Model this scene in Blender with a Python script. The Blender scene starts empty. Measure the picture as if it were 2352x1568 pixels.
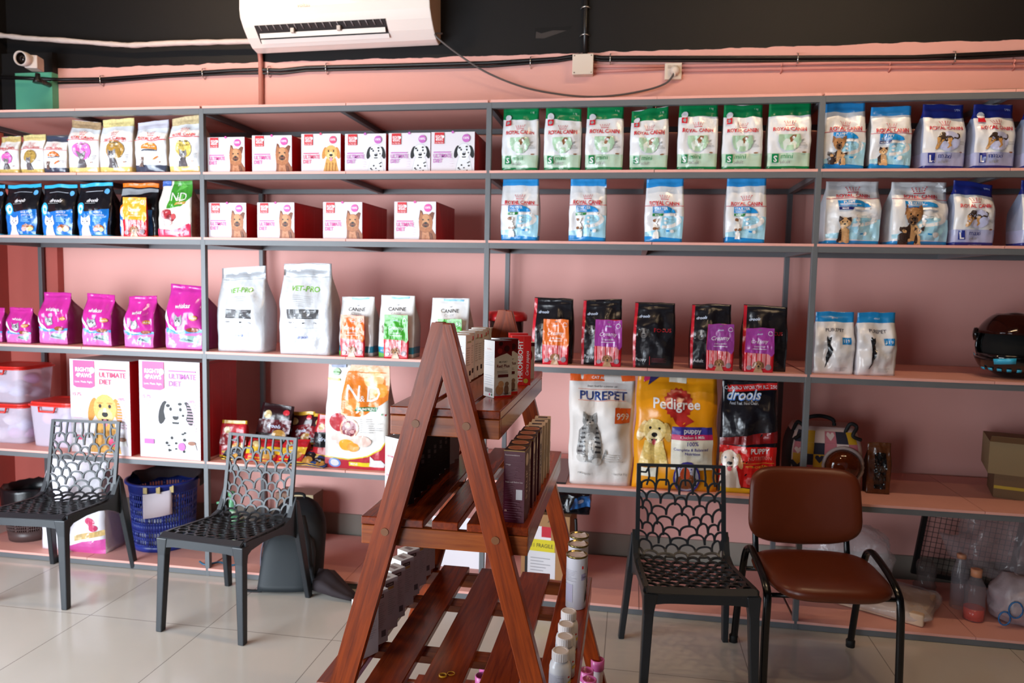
import bpy, math, random
from mathutils import Vector, Matrix, noise
from mathutils.geometry import tessellate_polygon

sc = bpy.context.scene
COL = sc.collection
R = math.radians

# ------------------------------------------------------------------ camera
def make_camera():
    yaw, pit, rol = -0.16202, -0.08028, 0.02005
    f = Vector((math.sin(yaw)*math.cos(pit), math.cos(yaw)*math.cos(pit), math.sin(pit)))
    r = Vector((math.cos(yaw), -math.sin(yaw), 0)); u = r.cross(f)
    r2 = r*math.cos(rol)+u*math.sin(rol); u2 = -r*math.sin(rol)+u*math.cos(rol)
    cd = bpy.data.cameras.new('camera'); co = bpy.data.objects.new('camera', cd); COL.objects.link(co)
    m = Matrix.Identity(4)
    for i in range(3):
        m[i][0] = r2[i]; m[i][1] = u2[i]; m[i][2] = -f[i]
    m.translation = (0.71717, -3.55896, 1.62700)
    co.matrix_world = m
    cd.sensor_width = 36; cd.lens = 1680/2352*36
    cd.dof.use_dof = True; cd.dof.focus_distance = 2.05; cd.dof.aperture_fstop = 4.5
    sc.camera = co
make_camera()

# ------------------------------------------------------------------ world, daylight, exposure
sc.view_settings.view_transform = 'Standard'; sc.view_settings.look = 'None'
sc.view_settings.gamma = 1; sc.view_settings.use_curve_mapping = False
sc.view_settings.exposure = 0.0
w = bpy.data.worlds.new('world'); sc.world = w; w.use_nodes = True
w.node_tree.nodes['Background'].inputs[0].default_value = (.72, .84, 1, 1)
w.node_tree.nodes['Background'].inputs[1].default_value = .12

def area(name, loc, target, sx, sy, power, col, spread=180):
    l = bpy.data.lights.new(name, 'AREA'); l.shape = 'RECTANGLE'; l.size = sx; l.size_y = sy
    l.energy = power; l.color = col; l.spread = R(spread)
    o = bpy.data.objects.new(name, l); COL.objects.link(o); o.location = loc
    d = Vector(target)-Vector(loc); o.rotation_euler = d.to_track_quat('-Z', 'Y').to_euler()
    return o
# daylight from the glazed shop front on the left, and from the street door behind the camera
area('daylight_shopfront', (-3.15, -2.75, 1.15), (-1.2, 0.0, 1.1), 2.4, 1.95, 150, (.80, .90, 1.0), 140)
area('daylight_door', (-2.3, -6.6, 1.1), (-1.5, 0, 1.35), 2.4, 1.9, 62, (.86, .93, 1.0), 85)

# ------------------------------------------------------------------ materials
def lin(h):
    h = h.lstrip('#'); c = [int(h[i:i+2], 16)/255 for i in (0, 2, 4)]
    return tuple((x/12.92 if x <= .04045 else ((x+.055)/1.055)**2.4) for x in c)+(1,)
MATS = {}
def mat(key, col, rough=.5, metal=0, spec=.5, bump=0, bscale=60, bdist=.002, var=0, vscale=6, trans=0, ior=1.45, emit=None, estr=0, alpha=1, coat=0, stretch=None, sss=0):
    if key in MATS: return MATS[key]
    m = bpy.data.materials.new(key); m.use_nodes = True; nt = m.node_tree; b = nt.nodes['Principled BSDF']
    c = lin(col); I = b.inputs
    I['Base Color'].default_value = c; I['Roughness'].default_value = rough; I['Metallic'].default_value = metal
    I['Specular IOR Level'].default_value = spec; I['IOR'].default_value = ior
    I['Transmission Weight'].default_value = trans; I['Alpha'].default_value = alpha; I['Coat Weight'].default_value = coat
    I['Coat Roughness'].default_value = .08
    if emit: I['Emission Color'].default_value = lin(emit); I['Emission Strength'].default_value = estr
    if bump or var:
        tc = nt.nodes.new('ShaderNodeTexCoord'); mp = nt.nodes.new('ShaderNodeMapping')
        nt.links.new(tc.outputs['Object'], mp.inputs[0])
        if stretch: mp.inputs['Scale'].default_value = stretch
    if bump:
        n = nt.nodes.new('ShaderNodeTexNoise'); n.inputs['Scale'].default_value = bscale; n.inputs['Detail'].default_value = 3
        nt.links.new(mp.outputs[0], n.inputs['Vector'])
        bp = nt.nodes.new('ShaderNodeBump'); bp.inputs['Strength'].default_value = bump; bp.inputs['Distance'].default_value = bdist
        nt.links.new(n.outputs['Fac'], bp.inputs['Height']); nt.links.new(bp.outputs[0], I['Normal'])
    if var:
        n = nt.nodes.new('ShaderNodeTexNoise'); n.inputs['Scale'].default_value = vscale; n.inputs['Detail'].default_value = 4
        nt.links.new(mp.outputs[0], n.inputs['Vector'])
        mx = nt.nodes.new('ShaderNodeMix'); mx.data_type = 'RGBA'
        k = 1-var
        mx.inputs['A'].default_value = (c[0]*k, c[1]*k, c[2]*k, 1)
        mx.inputs['B'].default_value = (min(1, c[0]*(1+var)), min(1, c[1]*(1+var)), min(1, c[2]*(1+var)), 1)
        nt.links.new(n.outputs['Fac'], mx.inputs['Factor']); nt.links.new(mx.outputs['Result'], I['Base Color'])
    MATS[key] = m
    return m
def furry(h):
    # printed animal photographs get a mottled, hairy look
    r, g, b = [int(h[i:i+2], 16)/255 for i in (1, 3, 5)]; mx, mn = max(r, g, b), min(r, g, b)
    return (r > g > b and .22 < (mx-mn)/max(mx, .01) < .74 and .2 < mx < .9 and (g-b)/max(mx-mn, .01) > .2) or h in ('#7d7a7c', '#8f9094', '#8a8886', '#b9b9bf')
def film(h, rough=.22): return mat('film_%s_%d' % (h, rough*100), h, rough, spec=.7, bump=.7, bscale=11, bdist=.009, var=.42 if furry(h) else 0, vscale=90)
def paper(h, rough=.42): return mat('card_'+h, h, rough, spec=.4, var=.38 if furry(h) else 0, vscale=110)
def woodmat(key, stretch, c0='#5e1f09', c1='#a34210', rough=.3):
    if key in MATS: return MATS[key]
    m = bpy.data.materials.new(key); m.use_nodes = True; nt = m.node_tree; b = nt.nodes['Principled BSDF']
    tc = nt.nodes.new('ShaderNodeTexCoord'); mp = nt.nodes.new('ShaderNodeMapping'); mp.inputs['Scale'].default_value = stretch
    n = nt.nodes.new('ShaderNodeTexNoise'); n.inputs['Scale'].default_value = 3; n.inputs['Detail'].default_value = 8; n.inputs['Roughness'].default_value = .62
    n.inputs['Distortion'].default_value = .6
    r = nt.nodes.new('ShaderNodeValToRGB'); r.color_ramp.elements[0].position = .28; r.color_ramp.elements[1].position = .72
    r.color_ramp.elements[0].color = lin(c0); r.color_ramp.elements[1].color = lin(c1)
    nt.links.new(tc.outputs['Object'], mp.inputs[0]); nt.links.new(mp.outputs[0], n.inputs['Vector'])
    nt.links.new(n.outputs['Fac'], r.inputs[0]); nt.links.new(r.outputs[0], b.inputs['Base Color'])
    b.inputs['Roughness'].default_value = rough; b.inputs['Specular IOR Level'].default_value = .32
    bp = nt.nodes.new('ShaderNodeBump'); bp.inputs['Strength'].default_value = .12; bp.inputs['Distance'].default_value = .002
    nt.links.new(n.outputs['Fac'], bp.inputs['Height']); nt.links.new(bp.outputs[0], b.inputs['Normal'])
    MATS[key] = m
    return m

# ------------------------------------------------------------------ mesh helper
class MB:
    def __init__(s): s.v = []; s.f = []; s.m = []; s.sm = []; s.mats = []
    def mi(s, m):
        if m not in s.mats: s.mats.append(m)
        return s.mats.index(m)
    def face(s, idx, m, smooth=False): s.f.append(tuple(idx)); s.m.append(s.mi(m)); s.sm.append(smooth)
    def add(s, pts): n = len(s.v); s.v.extend([tuple(p) for p in pts]); return n
    def box(s, x0, x1, y0, y1, z0, z1, m, M=None, taper=1):
        cx, cy = (x0+x1)/2, (y0+y1)/2
        P = [(x, y, z) for z in (z0, z1) for y in (y0, y1) for x in (x0, x1)]
        if taper != 1: P = [(cx+(p[0]-cx)*taper, cy+(p[1]-cy)*taper, p[2]) if p[2] == z0 else p for p in P]
        if M: P = [M @ Vector(p) for p in P]
        n = s.add(P)
        for q in ((0, 2, 3, 1), (4, 5, 7, 6), (0, 1, 5, 4), (2, 6, 7, 3), (0, 4, 6, 2), (1, 3, 7, 5)): s.face([n+i for i in q], m)
    def loft(s, rings, m, smooth=True, cap=True, closed=True):
        K = len(rings[0]); ns = [s.add(r) for r in rings]
        for a, b in zip(ns, ns[1:]):
            for i in range(K if closed else K-1):
                j = (i+1) % K
                s.face((a+i, a+j, b+j, b+i), m, smooth)
        if cap and closed:
            s.face([ns[0]+i for i in reversed(range(K))], m); s.face([ns[-1]+i for i in range(K)], m)
    def tube(s, pts, r, m, n=8, closed=False, flat=None):
        pts = [Vector(p) for p in pts]; rings = []; up = Vector((0, 0, 1)); N = len(pts)
        for i, p in enumerate(pts):
            t = (pts[(i+1) % N if closed else min(i+1, N-1)]-pts[(i-1) if (closed or i) else 0])
            if t.length < 1e-9: t = Vector((1, 0, 0))
            t.normalize()
            a = t.cross(up)
            if a.length < .2: a = t.cross(Vector((0, 1, 0)))
            if rings and pa.dot(a) < 0: a = -a
            a.normalize(); b = t.cross(a); pa = a
            rr = r[i] if isinstance(r, (list, tuple)) else r
            k = flat or 1
            rings.append([p+a*rr*math.cos(2*math.pi*q/n)+b*rr*k*math.sin(2*math.pi*q/n) for q in range(n)])
        if closed:
            ns = [s.add(q) for q in rings]
            for a, b in zip(ns, ns[1:]+ns[:1]):
                for i in range(n): s.face((a+i, a+(i+1) % n, b+(i+1) % n, b+i), m, True)
        else: s.loft(rings, m)
    def lathe(s, prof, m, c=(0, 0, 0), n=24, cap=True, sq=1):
        rings = [[(c[0]+r*math.cos(2*math.pi*i/n), c[1]+r*sq*math.sin(2*math.pi*i/n), c[2]+z) for i in range(n)] for r, z in prof]
        s.loft(rings, m, cap=cap)
    def grid(s, G, m, smooth=True):
        n = s.add([p for row in G for p in row]); K = len(G[0])
        for j in range(len(G)-1):
            for i in range(K-1):
                a = n+j*K+i; s.face((a, a+1, a+K+1, a+K), m, smooth)
    def build(s, name, parent=None, loc=(0, 0, 0), rot=(0, 0, 0), bevel=0, sub=0, solid=0):
        me = bpy.data.meshes.new(name); me.from_pydata(s.v, [], s.f)
        for m in s.mats: me.materials.append(m)
        me.polygons.foreach_set('material_index', s.m); me.polygons.foreach_set('use_smooth', s.sm); me.update()
        o = bpy.data.objects.new(name, me); COL.objects.link(o); o.location = loc; o.rotation_euler = rot
        if parent: o.parent = parent
        if solid:
            d = o.modifiers.new('solid', 'SOLIDIFY'); d.thickness = solid; d.offset = 0
        if bevel:
            d = o.modifiers.new('bevel', 'BEVEL'); d.width = bevel; d.segments = 2; d.limit_method = 'ANGLE'; d.angle_limit = R(40)
        if sub:
            d = o.modifiers.new('sub', 'SUBSURF'); d.levels = sub; d.render_levels = sub
        return o
def tag(o, label, cat, group=None, kind=None):
    o['label'] = label; o['category'] = cat
    if group: o['group'] = group
    if kind: o['kind'] = kind
    return o
def struct(o): o['kind'] = 'structure'; return o
def empty(name, loc=(0, 0, 0), rz=0):
    o = bpy.data.objects.new(name, None); COL.objects.link(o); o.location = loc; o.rotation_euler = (0, 0, rz); o.empty_display_size = .05
    return o
def copy_tree(o, parent=None):
    c = o.copy(); COL.objects.link(c)
    if parent: c.parent = parent
    for ch in [q for q in bpy.data.objects if q.parent == o]: copy_tree(ch, c)
    return c
def ordn(i): return ('first', 'second', 'third', 'fourth', 'fifth', 'sixth', 'seventh', 'eighth', 'ninth', 'tenth')[i]
def srect(a, b, n=2.5, k=32):
    out = []
    for i in range(k):
        t = 2*math.pi*i/k; c, s_ = math.cos(t), math.sin(t)
        out.append((a*math.copysign(abs(c)**(2/n), c), b*math.copysign(abs(s_)**(2/n), s_)))
    return out

# ------------------------------------------------------------------ flat print: shapes -> 2-D triangles
TXT = {}
def text_tris(s, bold=0, shear=0):
    k = (s, bold, shear)
    if k in TXT: return TXT[k]
    cu = bpy.data.curves.new('t', 'FONT'); cu.body = s; cu.size = 1; cu.resolution_u = 2; cu.fill_mode = 'FRONT'
    cu.offset = bold*.5; cu.shear = shear; cu.align_x = 'CENTER'
    o = bpy.data.objects.new('t', cu); COL.objects.link(o)
    dg = bpy.context.evaluated_depsgraph_get(); ev = o.evaluated_get(dg); me = bpy.data.meshes.new_from_object(ev)
    me.calc_loop_triangles()
    V = [tuple(v.co[:2]) for v in me.vertices]; T = [tuple(t.vertices) for t in me.loop_triangles]
    if V:
        x0, x1 = min(v[0] for v in V), max(v[0] for v in V)
    else: x0, x1 = 0, 1
    V = [(v[0]-(x0+x1)/2, v[1]) for v in V]
    bpy.data.objects.remove(o); bpy.data.curves.remove(cu); bpy.data.meshes.remove(me)
    TXT[k] = ([(V[a], V[b], V[c]) for a, b, c in T], x1-x0)
    return TXT[k]
def ell(cx, cy, rx, ry, n=14, rot=0):
    c, s_ = math.cos(rot), math.sin(rot)
    return [(cx+rx*math.cos(2*math.pi*i/n)*c-ry*math.sin(2*math.pi*i/n)*s_, cy+rx*math.cos(2*math.pi*i/n)*s_+ry*math.sin(2*math.pi*i/n)*c) for i in range(n)]
def tri_poly(pts):
    t = tessellate_polygon([[Vector((p[0], p[1], 0)) for p in pts]])
    return [(pts[a], pts[b], pts[c]) for a, b, c in t]
def flatten(ops, W, H):
    """ops use x in widths (-.5..5), z in heights (0..1); pictures are isotropic, sized in widths"""
    out = []
    for op in ops:
        k = op[0]
        if k == 'r': _, x0, x1, z0, z1, m = op; out.append((tri_poly([(x0*W, z0*H), (x1*W, z0*H), (x1*W, z1*H), (x0*W, z1*H)]), m))
        elif k == 'e': _, x, z, rx, rz, m = op[:6]; out.append((tri_poly(ell(x*W, z*H, rx*W, rz*W, 20, op[6] if len(op) > 6 else 0)), m))
        elif k == 'p': out.append((tri_poly([(p[0]*W, p[1]*H) for p in op[1]]), op[2]))
        elif k == 't':
            _, s, x, z, h, mw, m = op[:7]; bold = op[7] if len(op) > 7 else .02; sh = op[8] if len(op) > 8 else 0; rot = op[9] if len(op) > 9 else 0
            T, wd = text_tris(s, bold, sh); sy = h*H/.72; sx = min(sy, mw*W/wd) if not rot else sy
            sx = max(sx, sy*.62) if sx < sy*.62 and rot else sx
            c, n = math.cos(rot), math.sin(rot)
            out.append(([tuple((x*W+p[0]*sx*c-(p[1]-.36)*sy*n, z*H+p[0]*sx*n+(p[1]-.36)*sy*c) for p in t) for t in T], m))
        elif k == 'i':
            _, shapes, x, z, s = op
            for sh in shapes:
                if sh[0] == 'e': P = ell(sh[1], sh[2], sh[3], sh[4], 14, sh[6] if len(sh) > 6 else 0); m = sh[5]
                else: P = sh[1]; m = sh[2]
                out.append((tri_poly([(x*W+p[0]*s*W, z*H+p[1]*s*W) for p in P]), m))
    return out
def split(t, L):
    st = [t]; res = []
    while st:
        a, b, c = st.pop()
        d = [math.dist(a, b), math.dist(b, c), math.dist(c, a)]; k = d.index(max(d))
        if d[k] <= L: res.append((a, b, c)); continue
        if k == 0: m = ((a[0]+b[0])/2, (a[1]+b[1])/2); st += [(a, m, c), (m, b, c)]
        elif k == 1: m = ((b[0]+c[0])/2, (b[1]+c[1])/2); st += [(a, b, m), (a, m, c)]
        else: m = ((a[0]+c[0])/2, (a[1]+c[1])/2); st += [(a, b, m), (m, b, c)]
    return res
def drape(mb, ops, W, H, S, L=None, base=.0006, step=.00013, xlim=None):
    """S(x,z) -> point, normal"""
    for k, (tris, m) in enumerate(flatten(ops, W, H)):
        off = base+step*k
        for t in tris:
            if xlim and any(abs(p[0]) > xlim or p[1] < 0 or p[1] > H for p in t):
                t = tuple((max(-xlim, min(xlim, p[0])), max(0, min(H, p[1]))) for p in t)
            if abs((t[1][0]-t[0][0])*(t[2][1]-t[0][1])-(t[2][0]-t[0][0])*(t[1][1]-t[0][1])) < 1e-10: continue
            for q in (split(t, L) if L else [t]):
                P = []
                for p in q: c, n = S(p[0], p[1]); P.append(c+n*off)
                i = mb.add(P)
                mb.face((i, i+1, i+2), m, True)
# ------------------------------------------------------------------ bags and cartons
def sstep(x): x = max(0, min(1, x)); return x*x*(3-2*x)
def bag(name, label, cat, group, x, y, z, W, H, D, base, bands=(), ops=(), seed=0, yaw=0, wr=.004, side=None, back=None, tilt=0, lean=0, full=.5, taper=(.97, .96), seal=.93, seam=.008, nu=16, nv=26, pillow=0, L=.011, parent=None, rot=None, wave=.025):
    """stand-up bag: flat bottom, depth pinching into a heat seal; front faces -Y; x,y = middle of the bottom front edge"""
    rnd = random.Random(seed); so = rnd.uniform(0, 90)
    ts = sorted(set([i/nv for i in range(nv+1)]+[b for a in bands for b in a[:2]]+[seal]))
    ts = [t for i, t in enumerate(ts) if i == 0 or t-ts[i-1] > .004]
    us = [-1+2*i/nu for i in range(nu+1)]
    fr, loops = [], []
    for t in ts:
        d = D*(.93+.07*sstep(t/.1))*(1-sstep((t-full)/(seal-full))) if t < seal else 0
        d = max(d, seam*.5); cy = D*(.5-.2*(1-d/D))
        wx = taper[0]+(1-taper[0])*sstep(t/.35)
        wx += (taper[1]-1)*sstep((t-.4)/.6)
        wx *= 1+wave*noise.noise(Vector((so, t*4, 3)))
        hw = W/2*wx
        env = math.sin(math.pi*min(1, max(0, t/seal)))**.45 if 0 < t < seal else 0
        ly = lean*t*t*H
        row = []
        for u in us:
            n1 = noise.noise(Vector((u*1.6+so, t*H/W*1.7, so*.7)))
            n2 = 1-abs(noise.noise(Vector((u*2.3-so, t*H/W*2.6+u*1.2, so*1.3))))*2.4
            n3 = noise.noise(Vector((u*5+so, t*H/W*5, 7)))
            dn = wr*1.6*(n1*1.6-max(0, n2)*.8+n3*.45)*(env+.25*(t >= seal))*(1-abs(u)**6*.6)
            bul = (D*.13+pillow)*env*(1-u*u)
            e = d*.5*(1-.10*abs(u)**8)
            zz = t*H+(tilt*u*W*.5*sstep((t-.55)/.45))+(.006*n1 if t > .6 else 0)*H/.3
            if t == 0: zz = 0
            row.append(Vector((hw*u*(1+.02*n3*env), ly+cy-e-bul-dn, zz)))
        fr.append(row)
        crease = .35*d*env*(1 if t > .15 else t/.15)
        bk = [Vector((hw*u, ly+cy+d*.5+(D*.10+pillow)*env*(1-u*u), row[0].z+(row[-1].z-row[0].z)*(u+1)/2)) for u in (1, .6, 0, -.6, -1)]
        sr = Vector((hw-min(crease, hw*.12), ly+cy, row[-1].z)); sl = Vector((-hw+min(crease, hw*.12), ly+cy, row[0].z))
        loops.append(row+[sr]+bk+[sl])
    mb = MB(); ns = [mb.add(l) for l in loops]; K = len(loops[0])
    def bandmat(t, isside):
        for b in bands:
            if b[0] <= t < b[1]:
                if isside and len(b) > 3: return b[3]
                return b[2]
        return (side or base) if isside else base
    for j in range(len(ts)-1):
        tm = (ts[j]+ts[j+1])/2
        for i in range(K):
            k = (i+1) % K; isd = i in (nu, nu+1, K-1, K-2)
            m = bandmat(tm, isd) if i < nu or isd else (back or bandmat(tm, False))
            mb.face((ns[j]+i, ns[j]+k, ns[j+1]+k, ns[j+1]+i), m, True)
    mb.face([ns[0]+i for i in reversed(range(K))], base); mb.face([ns[-1]+i for i in range(K)], base)
    def S(X, Zm):
        u = max(-1, min(1, X/(W/2))); t = max(0, min(1, Zm/H))
        j = 0
        while j < len(ts)-2 and ts[j+1] < t: j += 1
        b = (t-ts[j])/(ts[j+1]-ts[j]); fi = (u+1)/2*nu; i = min(int(fi), nu-1); a = fi-i
        p00, p10, p01, p11 = fr[j][i], fr[j][i+1], fr[j+1][i], fr[j+1][i+1]
        p = p00*(1-a)*(1-b)+p10*a*(1-b)+p01*(1-a)*b+p11*a*b
        n = ((p10-p00)*(1-b)+(p11-p01)*b).cross((p01-p00)*(1-a)+(p11-p10)*a)
        n = n.normalized() if n.length > 1e-12 else Vector((0, -1, 0))
        return p, n
    drape(mb, ops, W, H, S, L=min(L, .010), xlim=W/2*.995, base=.0012, step=.0002)
    o = mb.build(name, parent, (x, y, z), rot or (0, 0, yaw))
    if label: tag(o, label, cat, group)
    return o
def carton(name, label, cat, group, x, y, z, W, H, D, base, F=(), Rt=(), Lf=(), T=(), side=None, top=None, yaw=0, rot=None, left=None, parent=None):
    """upright carton; x,y = middle of the bottom front edge"""
    mb = MB(); a = W/2
    P = mb.add([(-a, 0, 0), (a, 0, 0), (a, D, 0), (-a, D, 0), (-a, 0, H), (a, 0, H), (a, D, H), (-a, D, H)])
    side = side or base; top = top or base
    for q, m in (((0, 1, 5, 4), base), ((1, 2, 6, 5), side), ((2, 3, 7, 6), base), ((3, 0, 4, 7), left or side), ((4, 5, 6, 7), top), ((3, 2, 1, 0), base)): mb.face([P+i for i in q], m)
    drape(mb, F, W, H, lambda X, Z: (Vector((X, 0, Z)), Vector((0, -1, 0))), base=.0003)
    drape(mb, Rt, D, H, lambda X, Z: (Vector((a, X+D/2, Z)), Vector((1, 0, 0))), base=.0003)
    drape(mb, Lf, D, H, lambda X, Z: (Vector((-a, D/2-X, Z)), Vector((-1, 0, 0))), base=.0003)
    drape(mb, T, W, D, lambda X, Z: (Vector((X, Z, H)), Vector((0, 0, 1))), base=.0003)
    o = mb.build(name, parent, (x, y, z), rot or (0, 0, yaw))
    if label: tag(o, label, cat, group)
    return o

# ------------------------------------------------------------------ printed pictures
WHT = film('#dcdcdf'); RED = film('#c3202f'); BLK = film('#17151a'); GRY = film('#8d8f93'); BRN = film('#8a5a3c'); PNK = film('#e36fb0')
def crown(m):
    o = [('p', [(-.42, 0), (.42, 0), (.46, .1), (.2, .07), (-.2, .07), (-.46, .1)], m)]
    for i in range(-2, 3):
        for k in range(3): o.append(('e', i*.21+i*k*.035, .19+k*.13+abs(i)*.02, .05, .045, m))
    return o
def dog_head(c1, c2, nose, ears='flop', earc=None, muz=None, tongue=None, chest=None, spots=None, white=None):
    earc = earc or c2; o = []
    if chest: o += [('p', [(-.24, -.2), (.24, -.2), (.42, -.95), (-.42, -.95)], chest), ('e', 0, -.45, .3, .3, chest)]
    if ears == 'flop': o += [('e', -.34, .05, .11, .29, earc, -.25), ('e', .34, .05, .11, .29, earc, .25)]
    elif ears == 'up': o += [('p', [(-.36, .1), (-.34, .58), (-.08, .3)], earc), ('p', [(.36, .1), (.34, .58), (.08, .3)], earc)]
    o += [('e', 0, .08, .31, .34, c1), ('e', 0, -.1, .21, .2, muz or c1)]
    if white: o.append(('p', [(-.05, .38), (.05, .38), (.09, -.05), (-.09, -.05)], white))
    o += [('e', -.13, .14, .04, .045, nose), ('e', .13, .14, .04, .045, nose), ('e', 0, -.05, .085, .065, nose)]
    o += [('p', [(-.1, -.16), (.1, -.16), (.08, -.21), (-.08, -.21)], nose)]
    if tongue: o.append(('e', 0, -.25, .07, .09, tongue))
    if spots:
        r = random.Random(4)
        for i in range(12): o.append(('e', r.uniform(-.28, .28), r.uniform(-.9, -.33), r.uniform(.02, .045), r.uniform(.02, .04), spots))
    return o
def pup(c1, c2, dark, nose):
    return [('p', [(-.28, -.75), (-.2, -.2), (.0, -.02), (.2, -.2), (.25, -.75)], c1), ('p', [(-.3, -.75), (-.27, -.25), (-.1, -.05), (-.1, -.75)], dark)]+\
        [('e', .0, .12, .22, .21, c1), ('p', [(-.24, .12), (-.22, .4), (-.04, .28)], dark), ('p', [(.24, .12), (.24, .36), (.06, .28)], dark), ('e', .02, .02, .12, .11, c2), ('e', .02, .06, .045, .035, nose), ('e', -.08, .16, .025, .03, nose), ('e', .1, .16, .025, .03, nose), ('e', -.13, -.72, .09, .05, c1), ('e', .14, -.72, .09, .05, c1)]
def cat_head(c1, c2, nose, body=None):
    o = []
    if body: o += [('p', [(-.2, -.2), (.2, -.2), (.4, -.9), (-.4, -.9)], body)]
    o += [('p', [(-.32, .1), (-.3, .48), (-.05, .3)], c1), ('p', [(.32, .1), (.3, .48), (.05, .3)], c1), ('e', 0, .05, .33, .28, c1), ('e', 0, -.06, .17, .12, c2),
          ('e', -.13, .1, .045, .055, nose), ('e', .13, .1, .045, .055, nose), ('e', 0, -.01, .035, .025, nose)]
    for i in (-1, 0, 1): o.append(('p', [(i*.08-.015, .18), (i*.08+.015, .18), (i*.1+.01, .3), (i*.1-.01, .3)], nose))
    return o
def walkdog(c1, c2):
    return [('p', [(-.45, .1), (-.3, .3), (.3, .2), (.45, .05), (.3, -.1), (-.3, -.12)], c2), ('p', [(-.45, .12), (-.25, .1), (-.3, -.25), (-.42, -.55), (-.5, -.55), (-.42, -.2)], c1),
            ('p', [(-.2, 0), (-.05, 0), (-.25, -.3), (-.4, -.6), (-.48, -.58), (-.32, -.28)], c1), ('p', [(.12, .1), (.36, .08), (.3, -.2), (.36, -.35), (.2, -.5), (.12, -.5), (.22, -.32), (.12, -.12)], c1),
            ('p', [(.4, .08), (.5, .05), (.68, .0), (.8, .12), (.8, .28), (.68, .38), (.64, .32), (.72, .25), (.71, .14), (.64, .09), (.48, .14)], c2), ('e', -.12, .32, .16, .13, c2)]
def logo_rc(z, h=.052, w=.74, cz=.085, cs=.13, x=0): return [('i', crown(RED), x, z+cz*.62, cs*1.75), ('t', 'ROYAL CANIN', x, z, h*1.12, w*1.04, RED, .045)]
def lines(x0, x1, z0, z1, n, m, thick=.35):
    o = []; r = random.Random(int(z0*1000+n)); st = (z1-z0)/n
    for i in range(n): zz = z1-st*(i+.5); o.append(('r', x0, x0+(x1-x0)*r.uniform(.6, 1), zz-st*thick/2, zz+st*thick/2, m))
    return o
def d_mini(i):
    G = film('#0b7a45'); LG = film('#b4cdb8'); LG2 = film('#a9c9ac'); WB = film('#d3dcd5'); DG = film('#2c8a55')
    ops = logo_rc(.60)
    ops += [('p', [(-.26, .52), (.22, .52), (.27, .42), (.2, .33), (.08, .28), (-.08, .28), (-.2, .33), (-.26, .42)], LG2),
            ('p', [(-.12, .29), (-.16, .41), (-.08, .46), (.1, .43), (.16, .4), (.13, .29), (.09, .29), (.08, .36), (-.06, .36), (-.08, .29)], WB),
            ('p', [(-.01, .47), (.06, .515), (.15, .51), (.14, .48), (.1, .46), (.07, .41), (.02, .4)], BRN), ('e', .09, .475, .03, .03, WHT),
            ('p', [(.25, .44), (.34, .46), (.32, .44), (.33, .42), (.3, .435), (.27, .42)], GRY), ('e', .34, .258, .05, .018, BRN),
            ('r', -.4, -.245, .105, .235, G), ('t', 'S', -.322, .165, .09, .14, WHT, .05), ('t', 'mini', -.05, .205, .075, .32, DG, .01), ('t', 'adult', -.09, .12, .055, .26, GRY, .0),
            ('t', 'HEALTH NUTRITION', 0, .025, .016, .5, LG, 0)]
    ops += lines(.22, .42, .34, .4, 3, GRY)
    if i != 6: ops += [('p', [(-.41, .70), (-.27, .70), (-.27, .79), (-.41, .79)], RED), ('e', -.34, .745, .04, .045, GRY), ('e', -.34, .835, .085, .085, film('#c9c9cf')), ('t', '1 kg', .33, .93, .03, .15, LG, 0)]
    return dict(base=WHT, bands=[(0, .055, G), (.055, .25, LG), (.815, 1.01, G)], ops=ops, side=film('#d7dbd8'))
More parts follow.
